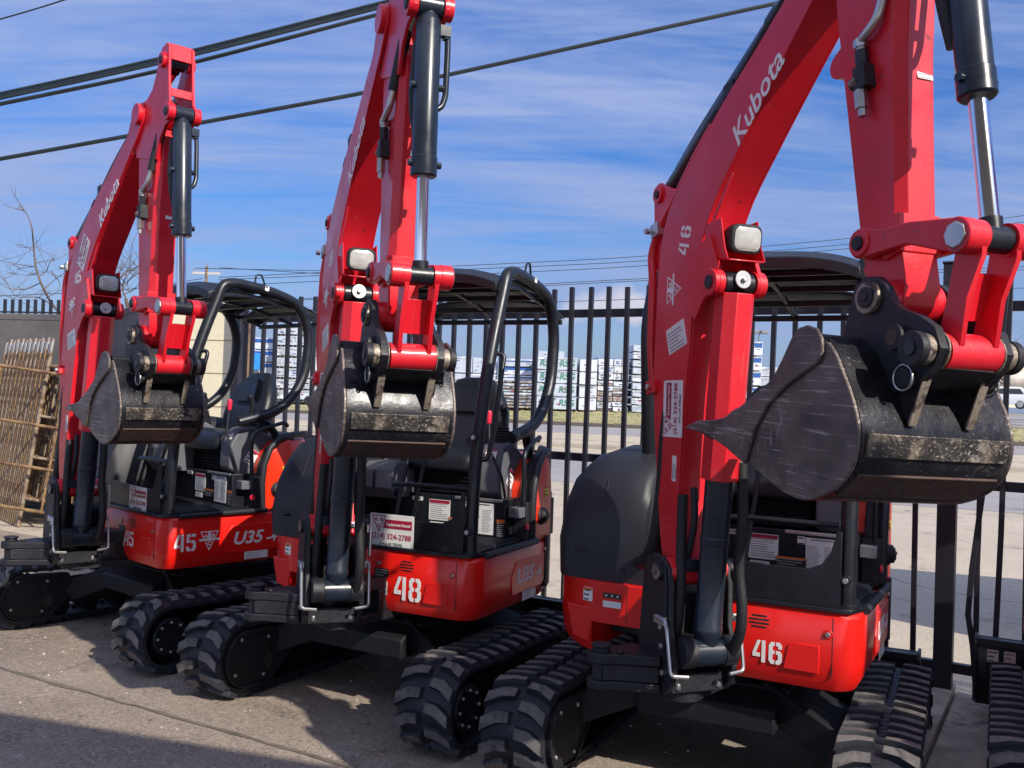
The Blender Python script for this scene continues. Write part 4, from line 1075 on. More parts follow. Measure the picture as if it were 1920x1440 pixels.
    sb = P_('seat_base_box', MH, seat_box_mb, 'seatbox'); P_('sticker', MH, seat_box_stickers_mb, 'seatst', sb, bevel=0)
    P_('stop_button', MH, lambda: MB().cyl((.10, .70, .97), (.10, .712, .97), .018, REDK, seg=18), 'stopb', sb, bevel=.002)
    s = P_('seat', MH, seat_mb, 'seat', bevel=0, angle=60); P_('seat_cushion', MH, seat_cushion_mb, 'cushion', s, bevel=0, angle=60); P_('seat_bellows', MH, bellows_mb, 'bellows', s, bevel=.004)
    for sg in (1, -1):
        c = P_('control_console', MH, lambda: console_mb(sg), 'cons%d' % sg, bevel=.014, seg=3); P_('joystick', MH, lambda: joystick_mb(sg), 'joy%d' % sg, c, bevel=0)
        if sg > 0:
            P_('lock_lever', MH, lock_lever_mb, 'lock', c, bevel=0); P_('arm_rail', MH, arm_rail_mb, 'armrail', c, bevel=0)
            P_('warning_sticker', MH, lambda: info_sticker(frame(None, (-.8, 0, -.5), (0, 1, 0), (.03, .5615, 1.22)), .075, .10, 4, ink=STBLK, head=STRED), 'cst', c, bevel=0)
            P_('warning_sticker', MH, lambda: info_sticker(frame(None, (0, 1, 0), (.85, 0, .5), (.155, .495, 1.358)), .07, .055, 3, ink=STBLK, head=STRED), 'cst2', c, bevel=0)
    P_('side_console', MH, right_console_box_mb, 'rbox', bevel=.012, seg=3)
    for y in (.075, .185): P_('travel_lever', MH, lambda: travel_lever_mb(y), 'tl%g' % y, bevel=.002)
    hd = P_('engine_hood', MH, hood_mb, 'hood', bevel=0, angle=50); P_('hood_latch', MH, hood_seam_mb, 'hoodseam', hd, bevel=0)
    rc = P_('rear_cover', MH, rear_cover_mb, 'rcover', bevel=.012, seg=3); P_('cover_trim', MH, rear_trim_mb, 'rtrim', rc, bevel=.006)
    def cap():
        mb = MB(); mb.lathe((-.085, .60, 1.00), (0, 1, .12), [(0, .05), (.115, .05), (.12, .042), (.135, .042), (.14, .030), (.145, .028)], CAST, 22); mb.box(-.115, -.055, .735, .748, 1.010, 1.024, CAST); return mb
    P_('fuel_cap', MH, cap, 'cap', rc, bevel=.002)
    P_('warning_sticker', MH, lambda: info_sticker(frame(None, (-1, 0, 0), (0, 1, .1), (-.15, .7075, 1.15)), .06, .06, 3, base=STYEL, ink=STBLK), 'rst', rc, bevel=0)
    P_('rear_bonnet', MH, bonnet_mb, 'bonnet', bevel=.02, seg=3)
    for sg in (1, -1):
        h = P_('canopy_frame', MH, lambda: hoop_mb(sg), 'hoop%d' % sg, bevel=0)
        if sg > 0: P_('post_bolt', MH, post_bolts_mb, 'pbolt', h, bevel=.001); P_('grab_handle', MH, handle_mb, 'handle', h, bevel=0)
    rf = P_('canopy_roof', MH, roof_mb, 'roof', bevel=.004); P_('roof_hook', MH, roof_hook_mb, 'hook', rf, bevel=0)
    P_('sticker', MH, lambda: info_sticker(frame(None, (-1, 0, -.1), (0, 1, 0), (.03, .6765, 2.335)), .03, .03, 1, ink=STBLK), 'rfst', rf, bevel=0)
    # swing bracket and boom plane
    foot = MH0 @ Vector((FX, FY, FZ)); MP = T4(foot) @ Rz(ab) @ T4((FU, 0, 0))
    tp = rot2(tb, bT); MP0 = MP; MP = MP @ T4((tp[0], 0, tp[1])) @ Matrix.Rotation(cfg.get('lean', 0), 4, 'X') @ T4((-tp[0], 0, -tp[1]))
    br = P_('swing_bracket', MP, bracket_mb, 'bracket', bevel=.007)
    P_('bracket_pin', MP, lambda: bracket_pins_mb(tb), 'bpins%g' % tb, br, bevel=.003); P_('locking_rod', MP, bracket_rod_mb, 'brod', br, bevel=0)
    P_('hydraulic_hose', MP, lambda: hose_set_mb(tb), 'hoses', bevel=0)
    MB_ = MP @ Ry(tb)
    MC, L = axis_frame(MB_, bR, bC)
    cy = P_('boom_cylinder', MC, lambda: boomcyl_mb(L), 'bcyl', bevel=0); P_('piston_rod', MC, lambda: rod_mb(L, L * .6, .026, .045, .06), 'brodp', cy, bevel=0)
    P_('cylinder_guard', MC, lambda: boomguard_mb(L), 'bguard', cy, bevel=.003)
    bo = P_('boom', MB_, boom_mb, 'boom', bevel=.005)
    P_('hydraulic_pipe', MB_, boom_pipe_mb, 'bpipe', bo, bevel=0); P_('boom_pin', MB_, boom_pin_mb, 'bpin', bo, bevel=.002)
    FB = lambda u, z, th: frame(None, (math.cos(R(th)), 0, math.sin(R(th))), (0, -1, 0), (u, -BHW, z))
    def kub():
        mb = MB(); text_into(mb, 'Kubota', .118, FB(.795, 1.588, 29.5), WHITE, bold=.0012, shear=.22, sx=1.0); return mb
    P_('lettering', MB_, kub, 'kub', bo, bevel=0)
    P_('number_marking', MB_, lambda: stencil(num, .075, FB(.262, 1.268, 66 if num == '46' else 4), 1.45 if num == '46' else 1.18), None, bo, bevel=0)
    def lgb(): mb = MB(); tri_logo(mb, FB(.155, 1.10, 78 if num == '46' else 6), .115, WHITE); return mb
    P_('company_emblem', MB_, lgb, None, bo, bevel=0)
    P_('sticker', MB_, lambda: info_sticker(FB(.143, .906, 6), .142, .105, 6), 'bost', bo, bevel=0)
    if num != '45': P_('rental_sign', MB_, lambda: rental_sign(FB(.075, .630, 79), .225), 'bosign', bo, bevel=0)
    else: P_('rental_sign', MB_, lambda: rental_sign(FB(.365, 1.405, 50), .20), 'bosign45', bo, bevel=0)
    P_('warning_sticker', MB_, lambda: info_sticker(FB(.052, .395, 79), .10, .032, 3, base=STICK, ink=STBLK), 'bost2', bo, bevel=0)
    ML = MB_ @ T4((bLm[0] - .01, 0, bLm[1])) @ Ry(-tb - R(6))
    li = P_('work_light', ML, light_mb, 'light', bevel=.003); P_('lens', ML, lens_mb, 'lens', li, bevel=0)
    # arm
    MA = MP0 @ T4((tp[0], 0, tp[1])) @ Ry(ta)
    pw = add2(rot2(tb, bT), rot2(ta, aP)); pb = rot2(-tb, pw)
    MC2, L2 = axis_frame(MB_, bA, pb)
    def ac():
        mb = MB(); e = L2 * .56
        mb.cyl((0, -.034, 0), (0, .034, 0), .042, CYL, seg=24); mb.lathe((0, 0, 0), (1, 0, 0), [(.02, .03), (.05, .046), (e - .07, .046), (e - .07, .052), (e, .052), (e, .025)], CYL, 26); mb.tube(fillet([(.10, 0, .06), (.3, 0, .068), (e - .05, 0, .06)], .05), .012, CYL, 8); return mb
    a2 = P_('arm_cylinder', MC2, ac, None, bevel=0); P_('piston_rod', MC2, lambda: rod_mb(L2, L2 * .55, .025, .038, .034), None, a2, bevel=0)
    ar = P_('arm', MA, arm_mb, 'arm', bevel=.004)
    P_('hydraulic_fitting', MA, arm_valve_mb, 'valve', ar, bevel=.002)
    P_('warning_sticker', MA, lambda: info_sticker(frame(None, (0, 1, -.02), (1, 0, .1), (.1660, .025, -.585)), .055, .035, 3, head=STRED), 'arst', ar, bevel=0)
    MQ, L3 = axis_frame(MA, aQ, K)
    bcy = P_('bucket_cylinder', MQ, lambda: bucketcyl_mb(L3), None, bevel=.001); P_('piston_rod', MQ, lambda: rod_mb(L3, L3 * .62, .0245, .036, .044), None, bcy, bevel=0); P_('oil_pipe', MQ, lambda: oilpipe_mb(L3), None, bcy, bevel=0)
    MG, L4 = axis_frame(MA, aL, K)
    for sg in (-1, 1): P_('guide_link', MG @ T4((0, sg * .096, 0)), lambda: guide_mb(L4), None, bevel=.004)
    MK = MA @ T4((aB[0], 0, aB[1])) @ Ry(tk - ta) @ Matrix.Rotation(cfg.get('roll', 0), 4, 'X')
    Jw = add2(aB, rot2(tk - ta, kJ))
    MJ, L5 = axis_frame(MA, K, Jw)
    P_('bucket_link', MJ, lambda: hlink_mb(L5), None, bevel=.005)
    q = P_('quick_coupler', MK, coupler_mb, 'coupler', bevel=.006); P_('coupler_pin', MK, coupler_pin_mb, 'cpin', q, bevel=.002)
    bk = P_('bucket', MK, lambda: bucket_mb(whw), 'bucket%g' % whw, bevel=0, angle=30)
    for sg in (-1, 1):
        P_('side_plate', MK, lambda: sidewall_mb(whw, sg), 'sw%g%d' % (whw, sg), bk, bevel=.003)
        P_('side_cutter', MK, lambda: cutter_mb(whw, sg), 'ct%g%d' % (whw, sg), bk, bevel=.006, seg=3)
        P_('bucket_ear', MK, lambda: ear_mb(sg), 'ear%d' % sg, bk, bevel=.005)
    P_('wear_strip', MK, lambda: wear_mb(whw), 'wear%g' % whw, bk, bevel=.002); P_('bucket_tooth', MK, lambda: teeth_mb(whw), 'teeth%g' % whw, bk, bevel=.002)
    return root

POSE = {
 '46': (1.1423, 4.6307, -2.0200, -2.1146, -1.2186, .2055, .1807, -.0369, (.3420, -1.1401), .2635),
 '48': (-.4828, 5.5631, -2.0838, -2.0177, -1.1875, .2260, .0496, -.0990, (.3290, -1.1018), .2191),
 '45': (-2.1020, 6.6680, -2.2244, -2.3292, -.8353, .1638, .0904, -.0249, (.3651, -1.1098), .2219),
}
excavator(dict(pose=POSE['46'], num='46', num_at=(.352, .68), num_h=.088, roll=-.03, body=(-.045, -.012, .050)), 'red excavator numbered 46, nearest the camera, with the largest bucket and the arm at right')
excavator(dict(pose=POSE['48'], num='48', lean=-.02, roll=-.02, num_at=(.325, .685), num_h=.118, sign=(.205, .965, .265)), 'red excavator numbered 48, middle of the row, with rental sign on its front guard')
excavator(dict(pose=POSE['45'], num='45', lean=-.013, far_track=(.10, .15), num_at=(.27, .70), num_h=.092, sign=(.33, .955, .235)), 'red excavator numbered 45, leftmost in the row, beside the scaffold frames')
excavator(dict(pose=(3.06, 4.02, -2.05, -1.93, -1.2186, .2055, .1807, -.0369, (.3420, -1.1401), .2635), num='46', num_at=(.352, .68), num_h=.088, blade=(.945, .06)),
          'excavator cut off by the right edge, only its rubber track and black dozer blade showing')

# ---------------------------------------------------------------- ground, yard and road
DIRT = mat('bare_earth', (.30, .25, .18), .95, var=.25, vscale=.3)
def ground_mat(name, base, dark, light, scale=1.0, cracks=False, agg=.5):
    m = bpy.data.materials.new(name); m.use_nodes = True; nt = m.node_tree; N = nt.nodes; L = nt.links.new; b = N['Principled BSDF']; b.inputs['Roughness'].default_value = .9
    b.inputs['Specular IOR Level'].default_value = .25
    t = N.new('ShaderNodeTexCoord')
    def noise(s, d=8, r=.6, dist=0):
        n = N.new('ShaderNodeTexNoise'); n.inputs['Scale'].default_value = s * scale; n.inputs['Detail'].default_value = d; n.inputs['Roughness'].default_value = r; n.inputs['Distortion'].default_value = dist; L(t.outputs['Object'], n.inputs[0]); return n.outputs[0]
    def rng(x, a, c, lo=0., hi=1.):
        r = N.new('ShaderNodeMapRange'); r.inputs[1].default_value = a; r.inputs[2].default_value = c; r.inputs[3].default_value = lo; r.inputs[4].default_value = hi; L(x, r.inputs[0]); return r.outputs[0]
    def mix(f, a, c):
        x = N.new('ShaderNodeMix'); x.data_type = 'RGBA'; L(f, x.inputs[0])
        for i, q in ((6, a), (7, c)):
            if isinstance(q, tuple): x.inputs[i].default_value = (*q, 1)
            else: L(q, x.inputs[i])
        return x.outputs[2]
    big = rng(noise(.55, 6, .65, .6), .35, .68)
    c = mix(big, base, dark)
    c = mix(rng(noise(1.7, 7, .7, 1.2), .58, .74, 0, .75), c, light)
    c = mix(rng(noise(2.3, 6, .7, .4), .57, .68, 0, .62), c, tuple(q * .45 for q in dark))
    if agg:
        v = N.new('ShaderNodeTexVoronoi'); v.inputs['Scale'].default_value = 85 * scale; L(t.outputs['Object'], v.inputs[0])
        sepc = N.new('ShaderNodeSeparateColor'); L(v.outputs['Color'], sepc.inputs[0])
        c = mix(rng(sepc.outputs[0], .55, 1.0, 0, agg), c, light)
        c = mix(rng(sepc.outputs[1], .62, 1.0, 0, agg * 1.1), c, tuple(q * .35 for q in dark))
        c = mix(rng(noise(40, 3, .5), .52, .70, 0, agg * .7), c, tuple(q * .5 for q in dark))
    if cracks:
        v2 = N.new('ShaderNodeTexVoronoi'); v2.feature = 'DISTANCE_TO_EDGE'; v2.inputs['Scale'].default_value = .17
        dn = N.new('ShaderNodeTexNoise'); dn.inputs['Scale'].default_value = .9; dn.inputs['Detail'].default_value = 6; L(t.outputs['Object'], dn.inputs[0])
        ad = N.new('ShaderNodeVectorMath'); ad.operation = 'ADD'; L(t.outputs['Object'], ad.inputs[0]); sc = N.new('ShaderNodeVectorMath'); sc.operation = 'SCALE'; sc.inputs['Scale'].default_value = 1.4; L(dn.outputs['Color'], sc.inputs[0]); L(sc.outputs[0], ad.inputs[1]); L(ad.outputs[0], v2.inputs[0])
        c = mix(rng(v2.outputs['Distance'], .0015, .004, .75, 0), c, tuple(q * .3 for q in dark))
    L(c, b.inputs['Base Color'])
    bp = N.new('ShaderNodeBump'); bp.inputs['Strength'].default_value = .55; bp.inputs['Distance'].default_value = .006; L(noise(55, 5, .7), bp.inputs['Height']); L(bp.outputs[0], b.inputs['Normal'])
    return m
YARD = ground_mat('worn_aggregate_concrete', (.35, .285, .232), (.215, .172, .138), (.52, .45, .375), 1.0, False, .40)
APRON = ground_mat('pale_tan_concrete', (.52, .44, .34), (.42, .355, .275), (.60, .53, .42), .7, True, .25)
ROADM = ground_mat('grey_road_concrete', (.36, .335, .32), (.27, .25, .24), (.44, .41, .39), .5, True, .2)
TANM = ground_mat('tan_lane_concrete', (.55, .46, .33), (.46, .38, .28), (.62, .54, .41), .5, False, .2)
KERBM = mat('kerb_concrete', (.36, .32, .26), .9, var=.25, vscale=2)

def sheet(name, quad, z, m, n=1):
    mb = MB(); mb.add([(p[0], p[1], z if len(p) < 3 else p[2]) for p in quad], [tuple(range(len(quad)))], m)
    o = part(name, None, I4, mb, bevel=0); tag(o, kind='structure'); return o
RD = Vector((.93, -.3676)); RN = Vector((.3676, .93))
def rp(a, d): q = RD * a + RN * d; return (q.x, q.y)
FD = Vector((.8595, -.5112)); FN = Vector((.5112, .8595)); FO = Vector((3.2192, 5.0293))
def fp(s, off=0.0): q = FO + FD * s + FN * off; return (q.x, q.y)
sheet('terrain', [(-900, -400), (1200, -400), (1200, 2500), (-900, 2500)], -.03, DIRT)
sheet('yard_ground', [fp(-60, .18), fp(-60, -40), fp(60, -40), fp(60, .18)], 0.0, YARD)
sheet('apron', [fp(-60, .18), fp(60, .18), rp(90, 18.1), rp(-90, 18.1)], -.012, APRON)
def band(name, d0, d1, z, m): return sheet(name, [rp(-150, d0), rp(150, d0), rp(150, d1), rp(-150, d1)], z, m)
band('road', 18.1, 25.2, -.008, ROADM)
band('verge_strip', 25.2, 30.6, -.004, TANM)
def kerb(name, d0, d1, h, m=KERBM):
    M = Matrix(((RD.x, RN.x, 0, 0), (RD.y, RN.y, 0, 0), (0, 0, 1, 0), (0, 0, 0, 1)))
    o = part(name, None, M, MB().box(-150, 150, d0, d1, -.05, h, m), bevel=.03); tag(o, kind='structure')
kerb('kerb', 30.6, 31.0, .16)
band('median', 31.0, 34.0, .10, TANM); kerb('kerb', 34.0, 34.35, .14)
band('lane', 34.35, 43.3, -.004, TANM); band('far_road', 43.3, 55.2, 0.0, ROADM); kerb('kerb', 55.2, 55.7, .22, mat('shadow_dark_kerb', (.12, .10, .08), .9, var=.3))  # far kerb colour darkened to paint in the shadow line below the grass
# grass bank rising to the lumber yard
GRASSM = mat('dry_grass_turf', (.36, .31, .15), .95, var=.25, vscale=.9, spots=(.24, .25, .09), spot_scale=.35, spot_lo=.45, spot_hi=.65, bump=.3, bscale=20)
def bank():
    mb = MB(); vs = []; na, nd = 60, 10
    for i in range(nd + 1):
        d = 55.7 + 17.5 * i / nd
        for j in range(na + 1):
            a = -75 + 100 * j / na; q = rp(a, d); vs.append((q[0], q[1], .16 + .56 * (i / nd) ** .9 + .05 * math.sin(a * .7 + d) + .04 * math.sin(a * 1.9)))
    fs = [(i * (na + 1) + j, i * (na + 1) + j + 1, (i + 1) * (na + 1) + j + 1, (i + 1) * (na + 1) + j) for i in range(nd) for j in range(na)]
    return mb.add(vs, fs, GRASSM)
o = part('grass_bank', None, I4, bank(), bevel=0, angle=180); tag(o, kind='structure')
sheet('lumber_yard_ground', [(*rp(-90, 73.2), .72), (*rp(25, 73.2), .72), (*rp(25, 140), 1.3), (*rp(-90, 140), 1.3)], 0, ROADM)
sheet('lot_ground', [(*rp(25.2, 36), .02), (*rp(120, 36), .02), (*rp(120, 66), 2.0), (*rp(25.2, 66), 1.95)], 0, TANM)
sheet('parking_lot', [(*rp(25.2, 66), 1.95), (*rp(120, 66), 2.0), (*rp(120, 120), 2.6), (*rp(25.2, 120), 2.6)], 0, ROADM)
# grass tufts along the top and bottom of the bank
def tufts():
    mb = MB(); rnd = random.Random(3)
    cols = [mat('straw_grass_blade', (.42, .36, .17), .9), mat('green_grass_blade', (.22, .24, .08), .9), mat('brown_grass_blade', (.30, .24, .12), .9)]
    for i in range(5200):
        a = rnd.uniform(-32, 22); t = rnd.random(); d = 55.8 + 17.2 * (t if rnd.random() < .7 else (rnd.random() ** 4 if rnd.random() < .5 else 1 - rnd.random() ** 4)); k = (d - 55.7) / 17.5
        q = rp(a, d); z = .15 + .56 * max(k, 0) ** .9 + .05 * math.sin(a * .7 + d) + .04 * math.sin(a * 1.9)
        h = rnd.uniform(.03, .10); w = rnd.uniform(.05, .16); an = rnd.uniform(0, 3.14); c, s_ = math.cos(an) * w, math.sin(an) * w
        mb.add([(q[0] - c, q[1] - s_, z), (q[0] + c, q[1] + s_, z), (q[0] + c * .4 + rnd.uniform(-.1, .1), q[1] + s_ * .4, z + h)], [(0, 1, 2)], rnd.choice(cols))
    return mb
o = part('grass', None, I4, tufts(), bevel=0); tag(o, 'dry straw and green grass growing on the bank below the lumber stacks', 'grass', kind='stuff')

# expansion joint and broken slab edge in the yard
def joint():
    mb = MB(); rnd = random.Random(5); G = mat('joint_dirt', (.15, .125, .10), .95, var=.4, vscale=8); pts = []
    for i in range(70):
        s = -3.6 + 8.0 * i / 69; q = Vector((-2.20, 5.09)) + Vector((.872, -.489)) * s; w = .009 + .010 * rnd.random(); off = rnd.uniform(-.006, .006)
        n = Vector((.489, .872)); a = q + n * (w + off); b = q - n * (w - off); pts.append(((a.x, a.y, .004), (b.x, b.y, .004)))
    vs = [p for q in pts for p in q]
    return mb.add(vs, [(2 * i, 2 * i + 1, 2 * i + 3, 2 * i + 2) for i in range(69)], G)
o = part('pavement_joint', None, I4, joint(), bevel=0); tag(o, kind='structure')
# small stones and chips lying on the yard
def chips():
    mb = MB(); rnd = random.Random(9); ms = [mat('pale_chip', (.42, .38, .33), .9), mat('dark_chip', (.09, .08, .075), .9), mat('tan_chip', (.30, .24, .17), .9)]
    for i in range(900):
        x = rnd.uniform(-4.2, 1.6); y = rnd.uniform(3.4, 7.2); r = rnd.choice((.004, .005, .007, .009, .014)) * rnd.uniform(.7, 1.2); a = rnd.uniform(0, 6.3)
        vs = [(x + r * math.cos(a + k * 1.57) * rnd.uniform(.6, 1.3), y + r * math.sin(a + k * 1.57) * rnd.uniform(.6, 1.3), .0005) for k in range(4)]
        vs += [(x + rnd.uniform(-.3, .3) * r, y + rnd.uniform(-.3, .3) * r, r * rnd.uniform(.4, .9))]
        mb.add(vs, [(0, 1, 4), (1, 2, 4), (2, 3, 4), (3, 0, 4)], rnd.choice(ms))
    return mb
o = part('gravel', None, I4, chips(), bevel=0); tag(o, 'loose stone chips and grit scattered on the worn yard concrete', 'gravel', kind='stuff')

# concrete footing along the fence, at the right
FOOT = mat('broken_footing_concrete', (.40, .34, .27), .95, var=.35, vscale=6, spots=(.16, .13, .11), spot_scale=5, spot_lo=.55, spot_hi=.65, bump=.5, bscale=18)
def slab(name, s0, s1, o0, o1, z, label, seed):
    rnd = random.Random(seed); mb = MB(); n = 14; top = []
    for i in range(n + 1): top.append((s0 + (s1 - s0) * i / n, o1 + rnd.uniform(-.012, .012)))
    for i in range(n + 1): top.append((s1 - (s1 - s0) * i / n, o0 + rnd.uniform(-.02, .02)))
    P = [fp(*q) for q in top]; mb.ext(P, -.05, z, FOOT, 'z'); o = part(name, None, I4, mb, bevel=.012); tag(o, label, 'footing'); return o
slab('concrete_footing', -.86, -.735, -1.25, .10, .10, 'broken concrete kerb running from the gate post towards the camera', 3)
slab('concrete_slab', -.73, -.42, -1.6, .08, .065, 'pale sunlit concrete slab between the gate post and the right hand track', 4)
slab('concrete_footing', -6.6, -1.3, .02, .14, .05, 'long low concrete strip under the foot of the black fence', 8)
def brick(i, s, off, a, dims, label):
    M = T4((*fp(s, off), dims[2] / 2 + .002)) @ Rz(a); o = part('brick', None, M, MB().box(-dims[0] / 2, dims[0] / 2, -dims[1] / 2, dims[1] / 2, -dims[2] / 2, dims[2] / 2, FOOT), bevel=.008); tag(o, label, 'brick')
brick(0, -1.0, -.12, .5, (.14, .10, .09), 'square concrete block standing by the end of the large right track')
brick(1, -.94, -.30, .2, (.24, .12, .05), 'flat broken brick lying in the debris left of the gate post')
def tarp():
    mb = MB(); rnd = random.Random(12); n = 16; vs = []
    for i in range(n):
        for j in range(n):
            u = i / (n - 1) - .5; v = j / (n - 1) - .5; z = .012 + .05 * abs(math.sin(u * 9 + v * 5)) * (1 - 1.6 * max(abs(u), abs(v))) + .012 * rnd.random()
            vs.append((u * .34 + .03 * math.sin(v * 8), v * .24 + .03 * math.sin(u * 9), max(z, .004)))
    return mb.add(vs, [(i * n + j, i * n + j + 1, (i + 1) * n + j + 1, (i + 1) * n + j) for i in range(n - 1) for j in range(n - 1)], mat('crumpled_dark_plastic', (.05, .055, .065), .4, var=.5, vscale=9))
o = part('plastic_sheet', None, T4((*fp(-.93, -.52), .0)) @ Rz(-.4), tarp(), bevel=0, angle=50); tag(o, 'crumpled dark plastic sheet on the ground between track and concrete kerb', 'plastic sheet')

# ---------------------------------------------------------------- fence
MF = Matrix(((FD.x, FN.x, 0, FO.x), (FD.y, FN.y, 0, FO.y), (0, 0, 1, 0), (0, 0, 0, 1)))
f = empty('steel_fence', MF); tag(f, 'tall black steel picket fence running behind all the excavators', 'fence')
S0, S1 = -6.55, 3.2; SP = .1432
BENT = [-.64, -.515]
def pickets():
    mb = MB(); s = -2.679; k = -40; rnd = random.Random(2)
    while True:
        x = -2.679 + SP * k; k += 1
        if x > S1: break
        if x < S0 + .05 or abs(x + .795) < .07 or any(abs(x - b) < .075 for b in BENT): continue
        z0 = .06; x0 = x + rnd.uniform(-.006, .006); le = rnd.uniform(-.010, .010)
        top = 2.463 + rnd.uniform(-.008, .008)
        vs = []
        for z in (z0, top):
            xx = x0 + le * (z - 1.2)
            vs += [(xx - .0145, -.052, z), (xx + .0145, -.052, z), (xx + .0145, -.023, z), (xx - .0145, -.023, z)]
        mb.add(vs, [(0, 3, 2, 1), (4, 5, 6, 7), (0, 1, 5, 4), (1, 2, 6, 5), (2, 3, 7, 6), (3, 0, 4, 7)], FENCE)
    return mb
part('picket_panel', f, MF, pickets(), bevel=0)
for z in (2.285, 1.27, .215): part('rail', f, MF, MB().box(S0, S1, -.0225, .022, z - .028, z + .028, FENCE), bevel=.003)
for x in (S0 - .03, -.795, 3.25): part('post', f, MF, MB().box(x - .05, x + .05, -.055, .045, 0.0, 2.53, FENCE).box(x - .056, x + .056, -.061, .051, 2.531, 2.545, FENCE), bevel=.003)
def bent(pts):
    mb = MB(); secs = []
    for x, y, z in pts: secs.append([(x - .0145, y - .0145, z), (x + .0145, y - .0145, z), (x + .0145, y + .0145, z), (x - .0145, y + .0145, z)])
    return mb.loft(secs, FENCE)
part('bent_picket', f, MF, bent([(-.618, -.04, .10), (-.640, -.05, .36), (-.668, -.06, .54), (-.655, -.05, .80), (-.625, -.045, 1.10), (-.582, -.06, 1.50), (-.555, -.075, 1.85), (-.535, -.085, 2.1), (-.515, -.085, 2.40)]), bevel=.002)
part('bent_picket', f, MF, bent([(-.622, -.04, .06), (-.630, -.04, .8), (-.625, -.04, 1.30), (-.61, -.04, 1.9), (-.60, -.04, 2.46)]), bevel=.002)
part('bent_picket', f, MF, bent([(-.532, -.04, .06), (-.528, -.04, .42), (-.515, -.04, 1.0), (-.507, -.04, 1.9), (-.500, -.04, 2.49)]), bevel=.002)

# ---------------------------------------------------------------- walls at the left
GREYW = mat('weathered_grey_concrete', (.11, .103, .103), .92, var=.35, vscale=1.2, spots=(.07, .065, .06), spot_scale=1.6, spot_lo=.5, spot_hi=.7, bump=.4, bscale=14)
CREAM = mat('cream_painted_block', (.80, .72, .50), .8, var=.08, vscale=2, spots=(.42, .36, .27), spot_scale=2.2, spot_lo=.60, spot_hi=.72, scratch=(.28, .24, .20), scratch_amt=.55, bump=.3, bscale=20)
def wall(name, a, b, h, th, m, label, courses=None, cm=None):
    d = Vector((b[0] - a[0], b[1] - a[1])); L = d.length; an = math.atan2(d.y, d.x); M = T4((a[0], a[1], 0)) @ Rz(an)
    mb = MB().box(0, L, 0, th, 0, h, m)
    o = part(name, None, M, mb, bevel=.01); tag(o, label, 'wall')
    if courses:
        c = MB(); z = courses
        while z < h - .05:
            c.box(.0, L, -.0035, .001, z - .004, z + .004, cm); z += courses
        part('mortar_joint', o, M, c, bevel=0)
    return o, M, L
wg, MWG, LWG = wall('grey_wall', (-13.0, 13.9), (-5.32, 12.25), 2.56, .22, GREYW, 'weathered grey concrete wall behind the scaffold frames', .62, mat('dark_mortar', (.05, .047, .047), .95))
wall('grey_wall', (-5.30, 12.24), (-3.18, 8.72), 2.56, .22, GREYW, 'grey wall section running towards the cream wall, seen through the hoops of excavator 45', .62, mat('dark_mortar', (.05, .047, .047), .95))
wc, MWC, LWC = wall('cream_wall', (-3.16, 8.66), (-2.52, 8.47), 2.60, .20, CREAM, 'sunlit cream painted block wall behind excavator 45', .30, mat('cream_mortar', (.36, .31, .22), .95))
ft = empty('wall_fence', MWG); tag(ft, 'short black pickets standing along the top of the grey wall', 'fence')
def wp():
    mb = MB(); x = .1
    while x < LWG - .05:
        mb.box(x - .016, x + .016, .09, .122, 2.50, 2.76, FENCE); x += .118
    return mb
part('picket_panel', ft, MWG, wp(), bevel=0); part('rail', ft, MWG, MB().box(0, LWG, .123, .14, 2.58, 2.60, FENCE), bevel=0); part('post', ft, MWG, MB().box(LWG - .62, LWG - .40, .0, .2, 2.561, 2.75, GREYW), bevel=.01)
# timber pole at the end of the fence
WOOD = mat('weathered_pole_timber', (.24, .15, .09), .9, var=.45, vscale=3, spots=(.08, .045, .03), spot_scale=7, spot_lo=.5, spot_hi=.6, bump=.5, bscale=25)
o = part('timber_post', None, T4((-2.545, 8.78, 0)), MB().cyl((0, 0, 0), (.02, 0, 2.38), .085, WOOD, r1=.075, seg=18), bevel=0); tag(o, 'round brown timber post between the cream wall and the end of the fence', 'post')

# ---------------------------------------------------------------- scaffold frames
SC1 = mat('rusty_yellow_scaffold_tube', (.27, .165, .07), .7, .1, var=.4, vscale=6, spots=(.12, .06, .035), spot_scale=10, spot_lo=.47, spot_hi=.60, bump=.3, bscale=60)
SC2 = mat('rusty_grey_scaffold_tube', (.29, .215, .145), .7, .2, var=.4, vscale=7, spots=(.12, .065, .04), spot_scale=9, spot_lo=.48, spot_hi=.60, bump=.3, bscale=60)
SC3 = mat('galvanised_spigot', (.42, .40, .36), .5, .6, var=.3, vscale=9, spots=(.22, .10, .06), spot_scale=12, spot_lo=.55, spot_hi=.65)
def scaf(w, m, rungs, h):
    mb = MB()
    for x in (0, w): mb.cyl((x, 0, 0), (x, 0, h), .024, m, seg=12)
    for z, dx in rungs: mb.cyl((0 - dx, 0, z), (w + dx, 0, z), .017, m, seg=10)
    return mb
def scaf_diag(w, m, h):
    mb = MB(); mb.cyl((w * .56, -.0, h * .22), (w * .96, 0, h * .93), .013, m, seg=8); return mb
